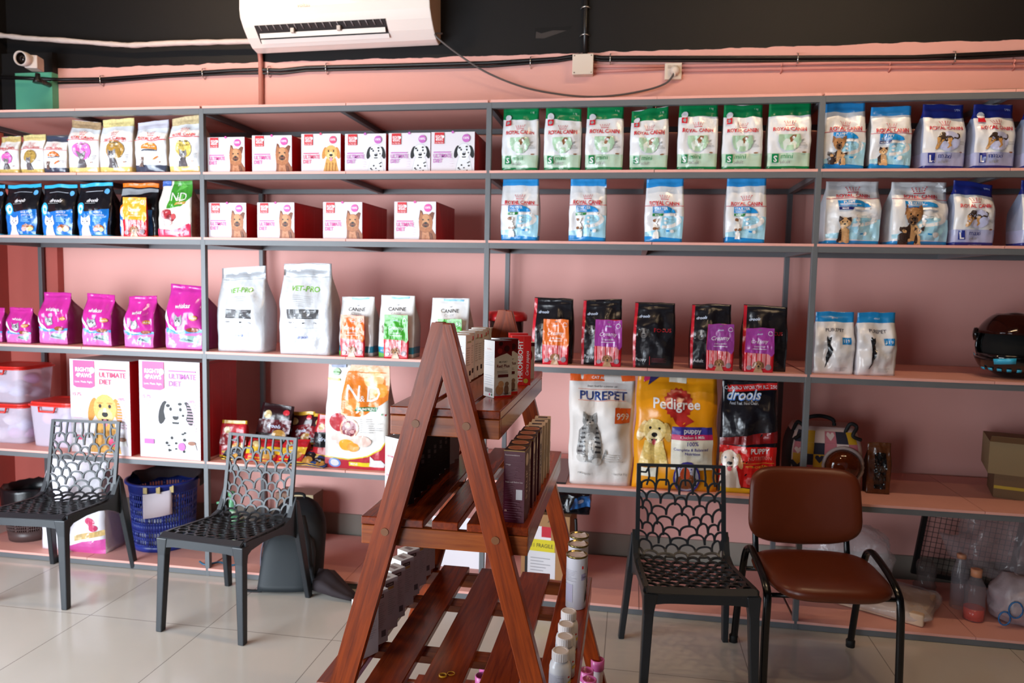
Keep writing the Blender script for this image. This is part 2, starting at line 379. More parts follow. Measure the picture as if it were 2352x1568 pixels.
def d_start(word, strip, sc_, kind, big=False, top=True, clip=False):
    B = film('#1b86cc'); LB = film('#9fcfe3'); SC = film(sc_); CR = film('#e4e0df'); TN = film('#c79a6a'); DK = film('#3b2c28')
    z0 = .60 if not big else .76
    k = 0 if not big else .13
    ops = [('p', [(-.5, .1), (.5, .06), (.5, .40), (.2, .42), (-.05, .40), (-.1, .2), (-.5, .16)], LB)]
    # white swoosh
    sw = [(-.05+.5*math.sin(a), .34-.13*math.cos(a)) for a in [x*.2 for x in range(0, 13)]]+[(-.05+.38*math.sin(a), .35-.09*math.cos(a)) for a in [x*.2 for x in range(12, -1, -1)]]
    ops += [('p', [(x, z+k*.5) for x, z in sw], CR), ('r', -.5, .5, z0-.042, z0-.034, RED)]
    ops += logo_rc(z0, cs=.13)
    ops += [('p', [(-.3, .455+k), (.30, .455+k), (.25, .50+k), (.15, .535+k), (.05, .55+k), (-.3, .55+k)], B), ('t', word, -.1, .52+k, .042, .36, WHT, .03),
            ('p', [(-.3, .405+k), (-.06, .405+k), (-.02, .447+k), (-.3, .447+k)], SC), ('t', strip, -.18, .425+k, .026, .2, WHT, .02), ('r', -.02, .28, .41+k, .443+k, CR)]
    ops += lines(-.27, .1, .463+k, .495+k, 2, WHT, .4)
    for q in (.36, .30, .24): ops.append(('e', .03, q+k*.6, .035, .035, CR))
    ops += lines(.09, .28, .29+k*.5, .37+k*.6, 4, film('#7fb0c0'))
    if kind == 'white':
        wh = film('#ece7e2'); ops += [('i', pup(wh, wh, wh, BLK), -.21, .31, .26), ('e', -.235, .345, .045, .04, BRN), ('i', pup(wh, wh, wh, BLK), -.19, .185, .27), ('e', -.24, .205, .04, .035, BRN), ('e', -.15, .205, .035, .035, BRN)]
    elif kind == 'shep': ops += [('i', pup(TN, film('#d8b58a'), DK, BLK), -.19, .26+k*.3, .42)]
    else: ops += [('i', pup(TN, TN, DK, BLK), -.16, .30+k*.5, .46), ('i', dog_head(film('#a7774c'), DK, BLK, 'up', film('#8a6040'), film('#5b4436')), -.16, .36+k*.45, .42), ('i', pup(DK, TN, DK, BLK), -.33, .2, .26), ('i', pup(TN, TN, DK, BLK), -.06, .19, .26)]
    ops += [('e', .2, .17, .045, .045, CR), ('p', [(.08, .16), (.14, .16), (.14, .185), (.08, .185)], B)]
    if kind == 'sticker': pass
    bands = [(0, .095, B)]
    if not big: bands.append((.87, 1.01, film('#2f8fd2')))
    else: bands = [(0, .06, B)]
    return dict(base=WHT, bands=bands, ops=ops, side=film('#cfd3d8'))
def d_maxi(i=0):
    N = film('#1f2c80'); LV = film('#a9aed2'); TN = film('#b98a50'); DK = film('#40322a'); DN = film('#2a3a86')
    ops = logo_rc(.62)+[('e', .04, .42, .25, .23, film('#b5b9da')), ('i', walkdog(TN, DK), -.05, .44, .40), ('e', .35, .258, .045, .02, BRN),
            ('r', -.4, -.25, .095, .24, N), ('t', 'L', -.322, .16, .1, .14, WHT, .05), ('t', 'maxi', -.03, .205, .075, .34, DN, .01), ('t', 'adult', -.07, .12, .05, .28, GRY, 0), ('t', 'HEALTH NUTRITION', 0, .024, .016, .5, LV, 0), ('t', 'SHN', .33, .93, .035, .15, LV, 0)]
    ops += lines(.26, .42, .36, .42, 3, GRY)
    if i: ops += [('p', [(-.42, .70), (-.26, .70), (-.27, .79), (-.40, .79)], RED), ('e', -.34, .83, .09, .09, WHT)]
    return dict(base=WHT, bands=[(0, .055, N), (.055, .255, LV), (.80, 1.01, N)], ops=ops, side=film('#9aa3bd'))
def d_rccat(circ, topc, botc, kind):
    T = film(topc); Bc = film(botc); C = film(circ); CG = film('#7d7a7c'); CW = film('#b9b5b5')
    z = .66 if kind != 'tall' else .62
    ops = logo_rc(z, h=.045, w=.72, cs=.12)+[('r', -.5, .5, z-.045, z-.037, RED)]
    if kind == 'coat': ops += [('p', [(.24*math.cos(a/10), .44+.14*math.sin(a/10)) for a in range(0, 32, 3)], C), ('r', -.24, .24, .415, .44, film('#4a4f5c')), ('t', 'HAIR & SKIN', 0, .50, .03, .4, WHT, .02), ('i', cat_head(film('#8a6f68'), CW, BLK, film('#6b5650')), -.24, .25, .22), ('p', [(.1, .25), (.26, .34), (.28, .32), (.12, .23)], C)]
    else: ops += [('e', .02, .42, .25, .25, C), ('r', -.1, .14, .54, .56, film('#5b4a38')), ('t', 'Persian', .04, .49, .045, .34, film('#f1d9e6') if kind == 'pink' else film('#6b5430'), .0), ('i', cat_head(CG, CW, BLK, film('#5f5a5e')), -.03, .31, .36)]
    ops += lines(.3, .42, .24, .34, 4, GRY)+[('e', .3, .2, .03, .02, BRN)]
    return dict(base=WHT, bands=[(0, .115 if kind != 'coat' else .15, Bc), (.86 if kind != 'big' else .88, 1.01, T)], ops=ops, side=film('#b9a99a'))
def d_bluecat():
    BU = film('#1768b8'); CY = film('#2fa6d6'); K = BLK; Wc = film('#e6e4ea'); sh = film('#c9c6d2')
    ops = [('p', [(-.46, .03), (.46, .03), (.46, .52), (.2, .49), (-.2, .46), (-.34, .53), (-.46, .48)], BU), ('e', -.36, .52, .12, .17, CY), ('e', -.36, .51, .08, .12, Wc), ('e', -.35, .51, .04, .05, CY),
           ('t', 'drools', 0, .68, .07, .5, Wc, .03, .3), ('r', -.22, .1, .615, .625, GRY), ('r', -.3, .25, .845, .855, film('#b9bcc4')), ('e', .36, .84, .07, .07, film('#5ea5dc')),
           ('t', 'ADULT', .18, .455, .035, .28, Wc, .02), ('t', 'NUTRITION', .2, .40, .03, .36, Wc, 0), ('i', cat_head(Wc, sh, film('#5a5566'), Wc), -.2, .25, .42),
           ('e', .22, .16, .17, .08, film('#a5673c')), ('e', .12, .13, .08, .06, film('#e0b3ae')), ('e', .3, .13, .09, .06, film('#cfc28f')), ('e', .2, .2, .06, .04, film('#8a4c2c'))]
    ops += lines(.05, .4, .27, .37, 4, film('#8cc0ec'))
    return dict(base=K, bands=[(0, .03, CY), (.945, 1.01, CY)], ops=ops, side=film('#101014'))
def d_orange():
    OR = film('#e06f1c'); ops = [('p', [(-.46, .03), (.4, .03), (.4, .5), (-.46, .5)], film('#2b6cb6')), ('e', -.3, .5, .17, .17, OR), ('e', -.34, .47, .1, .14, WHT), ('i', cat_head(WHT, WHT, GRY, WHT), -.33, .22, .32), ('p', [(-.5, .76), (.5, .84), (.5, .9), (-.5, .9)], GRY), ('t', 'drools', .1, .68, .06, .45, WHT, .03, .3)]
    return dict(base=BLK, bands=[(0, .035, OR), (.93, 1.01, OR)], ops=ops, side=film('#101014'))
def d_nd():
    G = film('#3f8a2c'); GB = film('#5fa84a'); CR = film('#e3ddd3'); RD = film('#a3303a'); GL = film('#b08a3e')
    ops = [('p', [(-.22, .5), (.22, .54), (.5, .72), (.5, 1), (-.12, 1)], G), ('p', [(.0, .8), (.2, .98), (.35, .9)], GB), ('p', [(.1, .7), (.3, .8), (.25, .66)], GB), ('t', 'N', -.02, .72, .15, .3, CR, 0), ('t', '&', .12, .68, .07, .14, CR, 0), ('t', 'D', .26, .72, .15, .3, CR, 0),
           ('p', [(.0, .56), (.32, .58), (.36, .63), (.05, .62)], GL), ('t', 'PRIME', .18, .595, .03, .24, CR, .01), ('e', -.22, .4, .15, .14, RD), ('e', -.08, .34, .14, .1, film('#7a2028')), ('e', .02, .36, .1, .08, film('#b04a4e')), ('e', -.22, .25, .16, .09, film('#e0a9a5')), ('r', -.5, -.2, .9, 1, film('#3a5da8')),
           ('p', [(-.5, .01), (.48, .01), (.48, .26), (.2, .17), (-.1, .12), (-.5, .15)], film('#d33a5e')), ('p', [(-.1, .05), (.3, .07), (.3, .1), (-.1, .08)], film('#d9cfd6'))]
    return dict(base=CR, bands=[(0, .01, film('#d33a5e'))], ops=ops, side=film('#8f7668'))
def d_pink(big=False):
    P = film('#b82c8c', .16); PD = film('#86205e'); PL = film('#d574b8', .16); Bc = film('#4f9bd0'); CG = film('#8f9094')
    ops = [('p', [(-.5, .02), (.5, .02), (.5, .3), (.1, .24), (-.2, .26), (-.5, .32)], PL), ('p', [(-.46, .26), (-.2, .24), (.5, .27), (.5, .32), (-.1, .30), (-.46, .34)], Bc), ('p', [(-.05, .14), (.42, .1), (.46, .22), (.1, .22)], film('#8fb0a8')), ('p', [(0, .16), (.35, .13), (.1, .2)], film('#41606a')),
           ('t', 'whiskas', .0, .68, .07, .6, WHT, .03), ('p', [(-.46, .62), (-.36, .4), (-.15, .3), (.1, .29), (-.1, .27), (-.35, .32), (-.5, .5)], WHT), ('i', cat_head(CG, film('#cfcfd2'), BLK), -.08, .42, .42), ('e', .28, .31, .15, .06, film('#8a4a30')), ('e', .34, .5, .09, .06, film('#c98a3a')), ('t', 'Adult', .34, .5, .03, .15, WHT)]
    return dict(base=P, bands=[], ops=ops, side=PD)
def d_vet():
    G = film('#74b23a'); D1 = film('#4a4a4c'); LGr = film('#a5a7aa')
    ops = [('t', 'VET-PRO', .0, .735, .06, .68, G, .035), ('r', -.32, .28, .40, .505, D1)]+lines(-.28, .25, .41, .495, 5, LGr, .3)+lines(-.2, .2, .53, .66, 6, GRY, .12)+\
        [('t', 'PUPPY', -.22, .355, .018, .15, D1), ('e', .02, .355, .02, .015, D1), ('t', '3 kg', .22, .355, .018, .12, D1), ('r', -.3, .3, .30, .303, LGr), ('t', 'drools', .0, .2, .035, .2, film('#5a6fb5'), .03, .3), ('r', -.46, .46, .86, .866, LGr), ('r', -.46, .46, .885, .889, LGr)]
    S = mat('foil_white', '#cfd0d4', .24, metal=.12, bump=.9, bscale=16, bdist=.007)
    return dict(base=S, bands=[(.88, 1.01, mat('foil_seal', '#c9cbd0', .3, metal=.4, bump=.5, bscale=60))], ops=ops, side=S)
def d_can():
    TL = film('#2b8fae'); ops = [('t', 'CANINE', .0, .79, .062, .6, film('#3f3a3a'), .015), ('t', 'CREEK', .0, .715, .045, .38, film('#b5b5b5'), 0), ('p', [(-.03, .86), (.06, .87), (.03, .85)], GRY), ('r', -.2, .35, .955, .985, TL), ('p', [(-.5, 0), (-.3, 0), (-.26, .05), (-.5, .08)], film('#5fae4a')), ('e', -.33, .46, .08, .14, film('#8a7f74')), ('t', 'ALS', -.38, .11, .03, .1, WHT)]
    return dict(base=film('#dfdedd'), bands=[(.06, .17, TL, film('#2f7f9a'))], ops=ops, side=film('#b0aca8'))
def d_black(word):
    DG = film('#3a3534'); ops = [('p', [(-.5, 0), (-.44, 0), (-.42, .99), (-.5, .99)], film('#c02030')), ('t', 'drools', -.24, .79, .045, .3, film('#c6d2ea'), .03, .3),
            ('i', dog_head(film('#3f3a38'), DG, BLK, 'flop', film('#2b2725'), film('#5d5653'), white=film('#8f8a86')), -.25, .52, .36), ('t', word, -.3, .13, .05, .26, film('#c9c9cc'), .01), ('t', 'FOCUS', .2, .58, .06, .5, film('#a02028'), .02), ('r', -.1, -.09, .05, .18, RED)]
    ops += lines(-.05, .32, .09, .16, 5, film('#6a3038'), .3)
    return dict(base=BLK, bands=[], ops=ops, side=film('#141216'))
def d_pouch(c):
    C = film(c); rr = film('#c9202e'); st = film('#df9a9a'); ops = [('r', -.44, .44, .09, .46, rr)]
    for i in range(5): ops.append(('r', -.4+i*.165, -.4+i*.165+.125, .09, .45, film('#dd8f93')))
    ops += [('p', [(-.5, .44), (.3, .42), (.42, .36), (.5, .44), (.5, 1), (-.5, 1)], C), ('t', 'Creamy', .0, .70, .085, .8, WHT, .0, .3), ('t', 'drools', .0, .865, .035, .22, film('#cfe0f4'), .03, .3), ('t', 'STRAWBERRY', 0, .58, .028, .5, WHT, .01), ('r', -.25, .25, .52, .53, WHT), ('p', [(-.06, .96), (.06, .96), (.04, .94), (-.04, .94)], film('#6f6a70')),
            ('i', dog_head(film('#9a6a48'), BRN, BLK, 'flop', film('#7d5238'), film('#b08660'), chest=film('#b58e6c')), -.02, .155, .40), ('e', .32, .12, .1, .1, film('#8f7f86')), ('e', -.34, .1, .09, .08, film('#a8929a')), ('e', .36, .88, .085, .085, film('#e6e6ee')), ('e', .36, .88, .07, .07, C)]
    return dict(base=rr, bands=[(0, .04, rr)], ops=ops, side=rr)
def d_pp():
    B = film('#1f7fbf'); N = film('#2a2438'); ops = [('t', 'PUREPET', 0, .715, .055, .66, N, .02), ('r', .16, .4, .49, .60, B), ('t', '119', .28, .545, .05, .18, WHT, .03), ('t', 'ADULT', .0, .91, .022, .2, WHT),
            ('p', [(-.22, .58), (-.2, .62), (-.16, .59), (-.1, .61), (-.11, .55), (-.13, .5), (-.06, .4), (-.09, .3), (-.16, .2), (-.22, .12), (-.25, .1), (-.2, .2), (-.21, .28), (-.17, .38), (-.2, .5)], BLK)]
    ops += lines(.0, .35, .05, .12, 4, film('#b5aeb0'))+[('r', -.45, .45, .83, .835, WHT)]
    return dict(base=film('#ddd9da'), bands=[(.845, 1.01, B)], ops=ops, side=film('#c9c6cc'))
def d_box(kind, big=False):
    A = paper('#d6cfd5'); mg = paper({'yorkie': '#d84f9a', 'golden': '#dc4a70', 'dalm': '#b862b0'}[kind]); rd = paper('#c3272f'); wt = paper('#ece9ec'); k = paper('#1c1a1c')
    if kind == 'yorkie':
        a_, b_, c_, d_ = [paper(q) for q in ('#a5673f', '#6f3d26', '#c08a5e', '#8a5234')]
        pic = [('p', [(-.3, -.3), (.3, -.3), (.5, -.6), (.5, -.95), (-.34, -.95), (-.3, -.6)], d_), ('p', [(-.34, .1), (-.27, .55), (-.17, .5), (-.08, .25)], b_), ('p', [(.34, .1), (.42, .42), (.3, .46), (.08, .28)], b_), ('p', [(-.3, .15), (-.26, .42), (-.2, .42), (-.14, .25)], a_),
               ('e', 0, .05, .33, .32, a_), ('p', [(-.34, .05), (-.3, -.35), (-.12, -.46), (.1, -.5), (.3, -.36), (.34, .02)], a_), ('e', 0, .2, .16, .14, c_), ('p', [(-.12, .1), (.12, .1), (.22, -.2), (.0, -.3), (-.22, -.2)], c_), ('e', 0, -.14, .17, .12, b_), ('e', -.13, .1, .045, .03, k), ('e', .13, .1, .045, .03, k), ('e', 0, -.05, .07, .05, k), ('p', [(-.1, -.17), (.1, -.17), (0, -.25)], k),
               ('p', [(-.15, -.45), (.0, -.5), (.15, -.45), (.25, -.95), (-.2, -.95)], paper('#b57a55')), ('p', [(-.05, -.6), (.05, -.6), (.02, -.95), (-.06, -.95)], a_), ('p', [(.2, -.5), (.3, -.55), (.38, -.95), (.28, -.95)], b_)]
    elif kind == 'golden': pic = dog_head(paper('#d9a55c'), paper('#c98f45'), k, 'flop', paper('#c08238'), paper('#e4bd80'), tongue=paper('#e08aa0'), chest=paper('#cf9a4e'))
    else:
        g_, w_ = paper('#b9b9bf'), paper('#d9d9dc')
        pic = [('p', [(-.26, -.2), (.26, -.2), (.45, -.96), (-.45, -.96)], g_), ('e', 0, .08, .33, .36, g_)]+dog_head(w_, k, k, 'flop', k, paper('#e4e4e6'), chest=w_, spots=k)+[('e', -.2, .22, .05, .04, k), ('e', .12, .27, .05, .035, k), ('e', .2, .0, .03, .03, k), ('p', [(-.05, .05), (.05, .05), (.07, -.02), (-.07, -.02)], g_)]
    if kind == 'golden': pic = pic+[('e', -.13, .21, .08, .02, paper('#b9853e')), ('e', .13, .21, .08, .02, paper('#b9853e')), ('p', [(-.03, .1), (.03, .1), (.05, .0), (-.05, .0)], paper('#f0d8a8'))]+[('p', [(x, -.4), (x+.05, -.42), (x+.02, -.85), (x-.03, -.8)], paper('#b9803a')) for x in (-.25, -.1, .05, .2)]
    if not big:
        F = [('i', pic, .26, .47, .50), ('r', -.42, -.20, .70, .985, rd), ('t', 'RIGHT', -.32, .885, .075, .15, wt, .03), ('t', '4PAWS', -.31, .81, .075, .17, wt, .03), ('t', 'Love. Made. Right.', -.31, .735, .035, .19, wt, 0), ('e', -.225, .88, .03, .03, wt),
             ('e', .31, .835, .09, .09, mg), ('t', '100%', .31, .845, .06, .13, wt, .03), ('r', -.44, -.05, .475, .50, mg), ('t', 'ULTIMATE', -.235, .40, .105, .42, mg, .03), ('t', 'DIET', -.34, .275, .1, .21, mg, .03), ('e', 0, .99, .03, .03, mg)]
        F += lines(-.06, .02, .1, .35, 4, paper('#cfb8cc'), .12)
    else:
        F = [('i', pic, .08 if kind == 'golden' else .1, .45, .62), ('p', [(-.44, .72), (-.38, .70), (-.14, .70), (-.08, .72), (-.08, .99), (-.44, .99)], paper('#d5588a')), ('t', 'RIGHT', -.28, .895, .045, .24, wt, .04), ('t', '4PAWS', -.26, .835, .045, .28, wt, .04), ('t', 'Love. Made. Right.', -.26, .765, .022, .3, wt, 0), ('e', -.12, .89, .045, .045, wt),
             ('r', .0, .44, .895, .91, mg), ('t', 'ULTIMATE', .22, .85, .055, .44, mg, .03), ('t', 'DIET', .1, .775, .055, .2, mg, .03), ('t', '15.7%', -.38, .63, .035, .17, mg, .01), ('t', '100%', .36, .60, .03, .12, mg, .01),
             ('p', [(.28, .1), (.45, .1), (.42, .17), (.31, .17)], paper('#d8d4d2')), ('e', .365, .17, .065, .03, paper('#8a5c48')), ('e', .2, .13, .06, .06, mg), ('r', -.42, -.26, .14, .19, mg)]
        F += lines(-.44, -.3, .3, .6, 10, paper('#dfb4cc'), .2)+lines(.3, .46, .28, .58, 10, paper('#dfb4cc'), .25)
    Rt = [('r', -.46, .46, .97, .985, paper('#9d1a20'))]+[('r', q, q+.015, .08, .9, paper('#c23a40')) for q in (-.2, .1, .3)]
    return dict(base=A, F=F, side=paper('#b3141f'), Rt=Rt, left=paper('#b3141f'), top=paper('#d9d2d4'))
# ------------------------------------------------------------------ room
ZT, Z1, Z2, Z3, Z4, Z5 = 2.495, 2.158, 1.820, 1.217, .6219, .030      # tops of the steel beams
BT = .012                                                              # board thickness
PX = [-3.05, -1.523, 0.0, 1.536, 3.06]
DEP = .635
WALLY = .70
XL, XR, YF, ZC = -3.32, 4.2, -7.2, 3.75

def wall_paint():
    m = bpy.data.materials.new('wall_paint'); m.use_nodes = True; nt = m.node_tree; b = nt.nodes['Principled BSDF']
    geo = nt.nodes.new('ShaderNodeTexCoord'); sx = nt.nodes.new('ShaderNodeSeparateXYZ'); nt.links.new(geo.outputs['Object'], sx.inputs[0])
    n = nt.nodes.new('ShaderNodeTexNoise'); n.inputs['Scale'].default_value = 1.6; n.inputs['Detail'].default_value = 6; nt.links.new(geo.outputs['Object'], n.inputs['Vector'])
    mx = nt.nodes.new('ShaderNodeMix'); mx.data_type = 'RGBA'; mx.inputs['A'].default_value = lin('#dfa39b'); mx.inputs['B'].default_value = lin('#e8b1a7')
    nt.links.new(n.outputs['Fac'], mx.inputs['Factor'])
    # ragged line where the black paint stops
    n2 = nt.nodes.new('ShaderNodeTexNoise'); n2.inputs['Scale'].default_value = 9; n2.inputs['Detail'].default_value = 5; nt.links.new(geo.outputs['Object'], n2.inputs['Vector'])
    ma = nt.nodes.new('ShaderNodeMath'); ma.operation = 'MULTIPLY_ADD'; ma.inputs[1].default_value = .030; nt.links.new(n2.outputs['Fac'], ma.inputs[0]); nt.links.new(sx.outputs['Z'], ma.inputs[2])
    gt = nt.nodes.new('ShaderNodeMath'); gt.operation = 'GREATER_THAN'; gt.inputs[1].default_value = 2.945; nt.links.new(ma.outputs[0], gt.inputs[0])
    m2 = nt.nodes.new('ShaderNodeMix'); m2.data_type = 'RGBA'; m2.inputs['B'].default_value = lin('#0e0a0a')
    nt.links.new(mx.outputs['Result'], m2.inputs['A']); nt.links.new(gt.outputs[0], m2.inputs['Factor']); nt.links.new(m2.outputs['Result'], b.inputs['Base Color'])
    b.inputs['Roughness'].default_value = .6; b.inputs['Specular IOR Level'].default_value = .3
    bp = nt.nodes.new('ShaderNodeBump'); bp.inputs['Strength'].default_value = .15; bp.inputs['Distance'].default_value = .004
    nt.links.new(n2.outputs['Fac'], bp.inputs['Height']); nt.links.new(bp.outputs[0], b.inputs['Normal'])
    return m
def floor_mat():
    m = bpy.data.materials.new('floor_tiles'); m.use_nodes = True; nt = m.node_tree; b = nt.nodes['Principled BSDF']
    tc = nt.nodes.new('ShaderNodeTexCoord'); mp = nt.nodes.new('ShaderNodeMapping'); mp.inputs['Location'].default_value = (-.035, .54, 0)
    nt.links.new(tc.outputs['Object'], mp.inputs[0])
    br = nt.nodes.new('ShaderNodeTexBrick'); br.offset = 0; br.inputs['Scale'].default_value = 1; br.inputs['Brick Width'].default_value = .61; br.inputs['Row Height'].default_value = .61
    br.inputs['Mortar Size'].default_value = .0022; br.inputs['Mortar Smooth'].default_value = .2
    br.inputs['Color1'].default_value = lin('#c9c2b8'); br.inputs['Color2'].default_value = lin('#c5beb4'); br.inputs['Mortar'].default_value = lin('#8b847c')
    nt.links.new(mp.outputs[0], br.inputs['Vector'])
    n = nt.nodes.new('ShaderNodeTexNoise'); n.inputs['Scale'].default_value = 1.4; n.inputs['Detail'].default_value = 5; nt.links.new(tc.outputs['Object'], n.inputs['Vector'])
    mx = nt.nodes.new('ShaderNodeMix'); mx.data_type = 'RGBA'; mx.blend_type = 'MULTIPLY'; mx.inputs['Factor'].default_value = .35
    nt.links.new(br.outputs['Color'], mx.inputs['A']); nt.links.new(n.outputs['Color'], mx.inputs['B'])
    cr = nt.nodes.new('ShaderNodeValToRGB'); cr.color_ramp.elements[0].color = (.72, .70, .68, 1); cr.color_ramp.elements[1].color = (1, 1, 1, 1); cr.color_ramp.elements[0].position = .3; cr.color_ramp.elements[1].position = .7
    nt.links.new(n.outputs['Fac'], cr.inputs[0]); nt.links.new(cr.outputs[0], mx.inputs['B'])
    nt.links.new(mx.outputs['Result'], b.inputs['Base Color']); b.inputs['Roughness'].default_value = .16; b.inputs['Specular IOR Level'].default_value = .5
    return m
def slab(name, x0, x1, y0, y1, z0, z1, m):
    mb = MB(); mb.box(x0, x1, y0, y1, z0, z1, m); return struct(mb.build(name))
BLACKP = mat('black_wall_paint', '#0d090a', .55, var=.2)
slab('floor', XL-.1, XR+.1, YF-.5, WALLY+.1, -.1, 0, floor_mat())
slab('wall_back', XL-.1, XR+.1, WALLY, WALLY+.1, 0, ZC, wall_paint())
slab('ceiling', XL-.1, XR+.1, YF-.1, WALLY+.1, ZC, ZC+.1, BLACKP)
slab('wall_right', XR, XR+.1, YF, WALLY, 0, ZC, mat('right_wall_low_bounce', '#3a2420', .6, var=.05))  # unseen wall, its colour darkened to cut bounce light on the right
# left wall: solid by the shelves, then the open shop front
mb = MB(); dr = mat('left_wall_red', '#b45a50', .6, var=.06)  # darker red than the back wall, shared with the lower pillar
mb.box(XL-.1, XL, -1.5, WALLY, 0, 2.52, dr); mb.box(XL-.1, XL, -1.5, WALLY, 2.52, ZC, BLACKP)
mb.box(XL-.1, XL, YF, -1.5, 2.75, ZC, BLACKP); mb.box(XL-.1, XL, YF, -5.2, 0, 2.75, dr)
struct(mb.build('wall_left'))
mb = MB(); al = mat('shopfront_metal', '#55585c', .35, metal=.7)
for y in (-1.53, -2.75, -3.95, -5.17): mb.box(XL-.08, XL-.03, y-.03, y+.03, 0, 2.75, al)
mb.box(XL-.08, XL-.03, -5.2, -1.5, 2.70, 2.75, al); mb.box(XL-.08, XL-.03, -5.2, -1.5, 0, .06, al)
struct(mb.build('window_1'))
# pillar in the corner: red below, green above the shelving
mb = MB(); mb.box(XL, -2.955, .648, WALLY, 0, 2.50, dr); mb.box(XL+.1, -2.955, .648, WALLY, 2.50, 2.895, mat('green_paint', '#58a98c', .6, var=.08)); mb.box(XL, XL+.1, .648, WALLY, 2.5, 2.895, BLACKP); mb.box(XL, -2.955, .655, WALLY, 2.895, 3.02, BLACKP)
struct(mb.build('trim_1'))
mb = MB(); sk = mat('skirting_cement', '#8d857a', .6, var=.2, vscale=5); mb.box(-2.95, XR, WALLY-.012, WALLY, .0, .165, sk); struct(mb.build('baseboard_back'))
# chase behind the left bay where the vertical pipe runs, and the black conduit
# ------------------------------------------------------------------ ceiling lamps (out of frame, warm)
warm = mat('lamp_glow', '#fff0d8', .5, emit='#ffdbb0', estr=150)
for i, (x, y, L) in enumerate(((-1.86, -.6, 1.1), (1.85, -1.0, 1.3), (.6, -2.2, .0), (2.2, -2.2, 0))):
    mb = MB()
    if L:
        mb.box(-L/2, L/2, -.03, .03, .02, .06, mat('lamp_body', '#dddddd', .4)); t = empty('tube_lamp', (x, y, 3.6)); mb.build('housing', t)
        m2 = MB(); m2.tube([(-L/2, 0, 0), (L/2, 0, 0)], .016, warm); m2.build('tube', t)
        for q in (-.4, .4): m3 = MB(); m3.tube([(q, 0, .05), (q, 0, .16)], .006, mat('lamp_body', '#dddddd')); m3.build('hanger', t)
        tag(t, 'warm white tube lamp under the black ceiling, %s one' % ('left' if i == 0 else 'right'), 'lamp', 'ceiling lamps')
    else:
        t = empty('ceiling_spot', (x, y, 3.66)); mb.lathe([(.05, .09), (.05, 0), (.045, 0)], mat('lamp_body', '#dddddd'), cap=True); mb.build('housing', t)
        m2 = MB(); m2.lathe([(.04, -.004), (.04, -.001)], mat('spot_glow', '#fff0d8', emit='#ffd8a8', estr=450)); m2.build('diffuser', t)
        tag(t, 'small round warm ceiling spot, %s one' % ('nearer the wall' if i == 2 else 'further right'), 'lamp', 'ceiling spots')

# ------------------------------------------------------------------ steel shelving with pink boards
STEEL = mat('grey_steel_paint', '#626467', .42, spec=.5, var=.10, vscale=8, bump=.15, bscale=40)
BOARD = mat('pink_board', '#dfa296', .55, var=.06, vscale=7, bump=.1, bscale=30)
rack = empty('shelving_unit', (0, 0, 0)); tag(rack, 'long grey steel shelving unit with pink boards covering the back wall', 'shelving')
T = .0255
for x in PX:
    for y in (0, DEP-T):
        mb = MB(); mb.box(x-T/2, x+T/2, y, y+T, 0, ZT, STEEL); mb.build('post', rack, bevel=.0015)
for zt in (ZT, Z1, Z2, Z3, Z4, Z5):
    for k in range(4):
        x0, x1 = PX[k]+T/2, PX[k+1]-T/2; e = .0005
        for y in (e, DEP-T-e):
            mb = MB(); mb.box(x0, x1, y, y+T, zt-.027, zt, STEEL); mb.build('beam', rack)
        for x in [(x0+x1)/2]+([PX[k+1]] if k < 3 else [])+([PX[0]] if k == 0 else []):
            mb = MB(); mb.box(x-T/2, x+T/2, T+e, DEP-T-e, zt-.0265, zt-.001, STEEL); mb.build('cross_bar', rack)
        rnd = random.Random(int(zt*100)+k); xm = (x0+x1)/2+.03
        for a, b in ((x0-.006 if k else x0, xm-.0015), (xm+.0015, x1+.006)):
            mb = MB(); y1 = DEP+.022; N = 12
            # board with a slightly chipped front edge
            fr = [(a+(b-a)*i/N, -.001+rnd.uniform(-.0012, .001)) for i in range(N+1)]
            n = mb.add([(x, y, zt) for x, y in fr]+[(b, y1, zt), (a, y1, zt)]+[(x, y, zt+BT) for x, y in fr]+[(b, y1, zt+BT), (a, y1, zt+BT)]); K = N+3
            dark = BOARD
            mb.face([n+i for i in range(K)][::-1], BOARD); mb.face([n+K+i for i in range(K)], BOARD)
            for i in range(K): mb.face((n+i, n+(i+1) % K, n+K+(i+1) % K, n+K+i), BOARD)
            # notch around the inner posts is hidden by them
            mb.build('shelf_board', rack)

# ------------------------------------------------------------------ wall services
PIPE = mat('black_conduit', '#161314', .35); PINKP = mat('pink_conduit', '#d39088', .5); METAL = mat('clip_metal', '#c9c6c2', .25, metal=.9)
pts = [(-3.30, .60, 2.86), (-3.05, .60, 2.845), (-2.93, .67, 2.854), (-2.62, .684, 2.854), (-2.2, .684, 2.87), (-1.737, .684, 2.884), (-1.57, .684, 2.884), (-1.426, .684, 2.876), (-1.26, .684, 2.888), (-.146, .684, 2.884), (.25, .684, 2.896), (.38, .684, 2.912), (.5, .684, 2.895), (1.25, .684, 2.873), (2.13, .684, 2.850), (2.65, .684, 2.86), (4.19, .684, 2.88)]
o = empty('cable_conduit', (0, 0, 0)); mb = MB(); mb.tube(pts, .0115, PIPE); mb.build('pipe', o)
mb = MB(); mb.tube([(p[0], p[1]-.001, p[2]-.018+.004*math.sin(p[0]*5)) for p in pts[2:]], .007, PIPE); mb.build('cable', o)
for x, z in ((-2.63, 2.853), (-1.93, 2.878), (-1.5, 2.880), (-1.13, 2.888), (.1, 2.889), (.55, 2.893), (1.55, 2.866), (2.33, 2.852)):
    mb = MB(); mb.tube([(x, .696, z+.026), (x, .668, z+.016), (x, .664, z-.004), (x, .668, z-.03), (x, .696, z-.04)], .003, METAL); mb.lathe([(.006, 0), (.005, .004)], METAL, (x, .668, z-.036), 8); mb.build('clip', o)
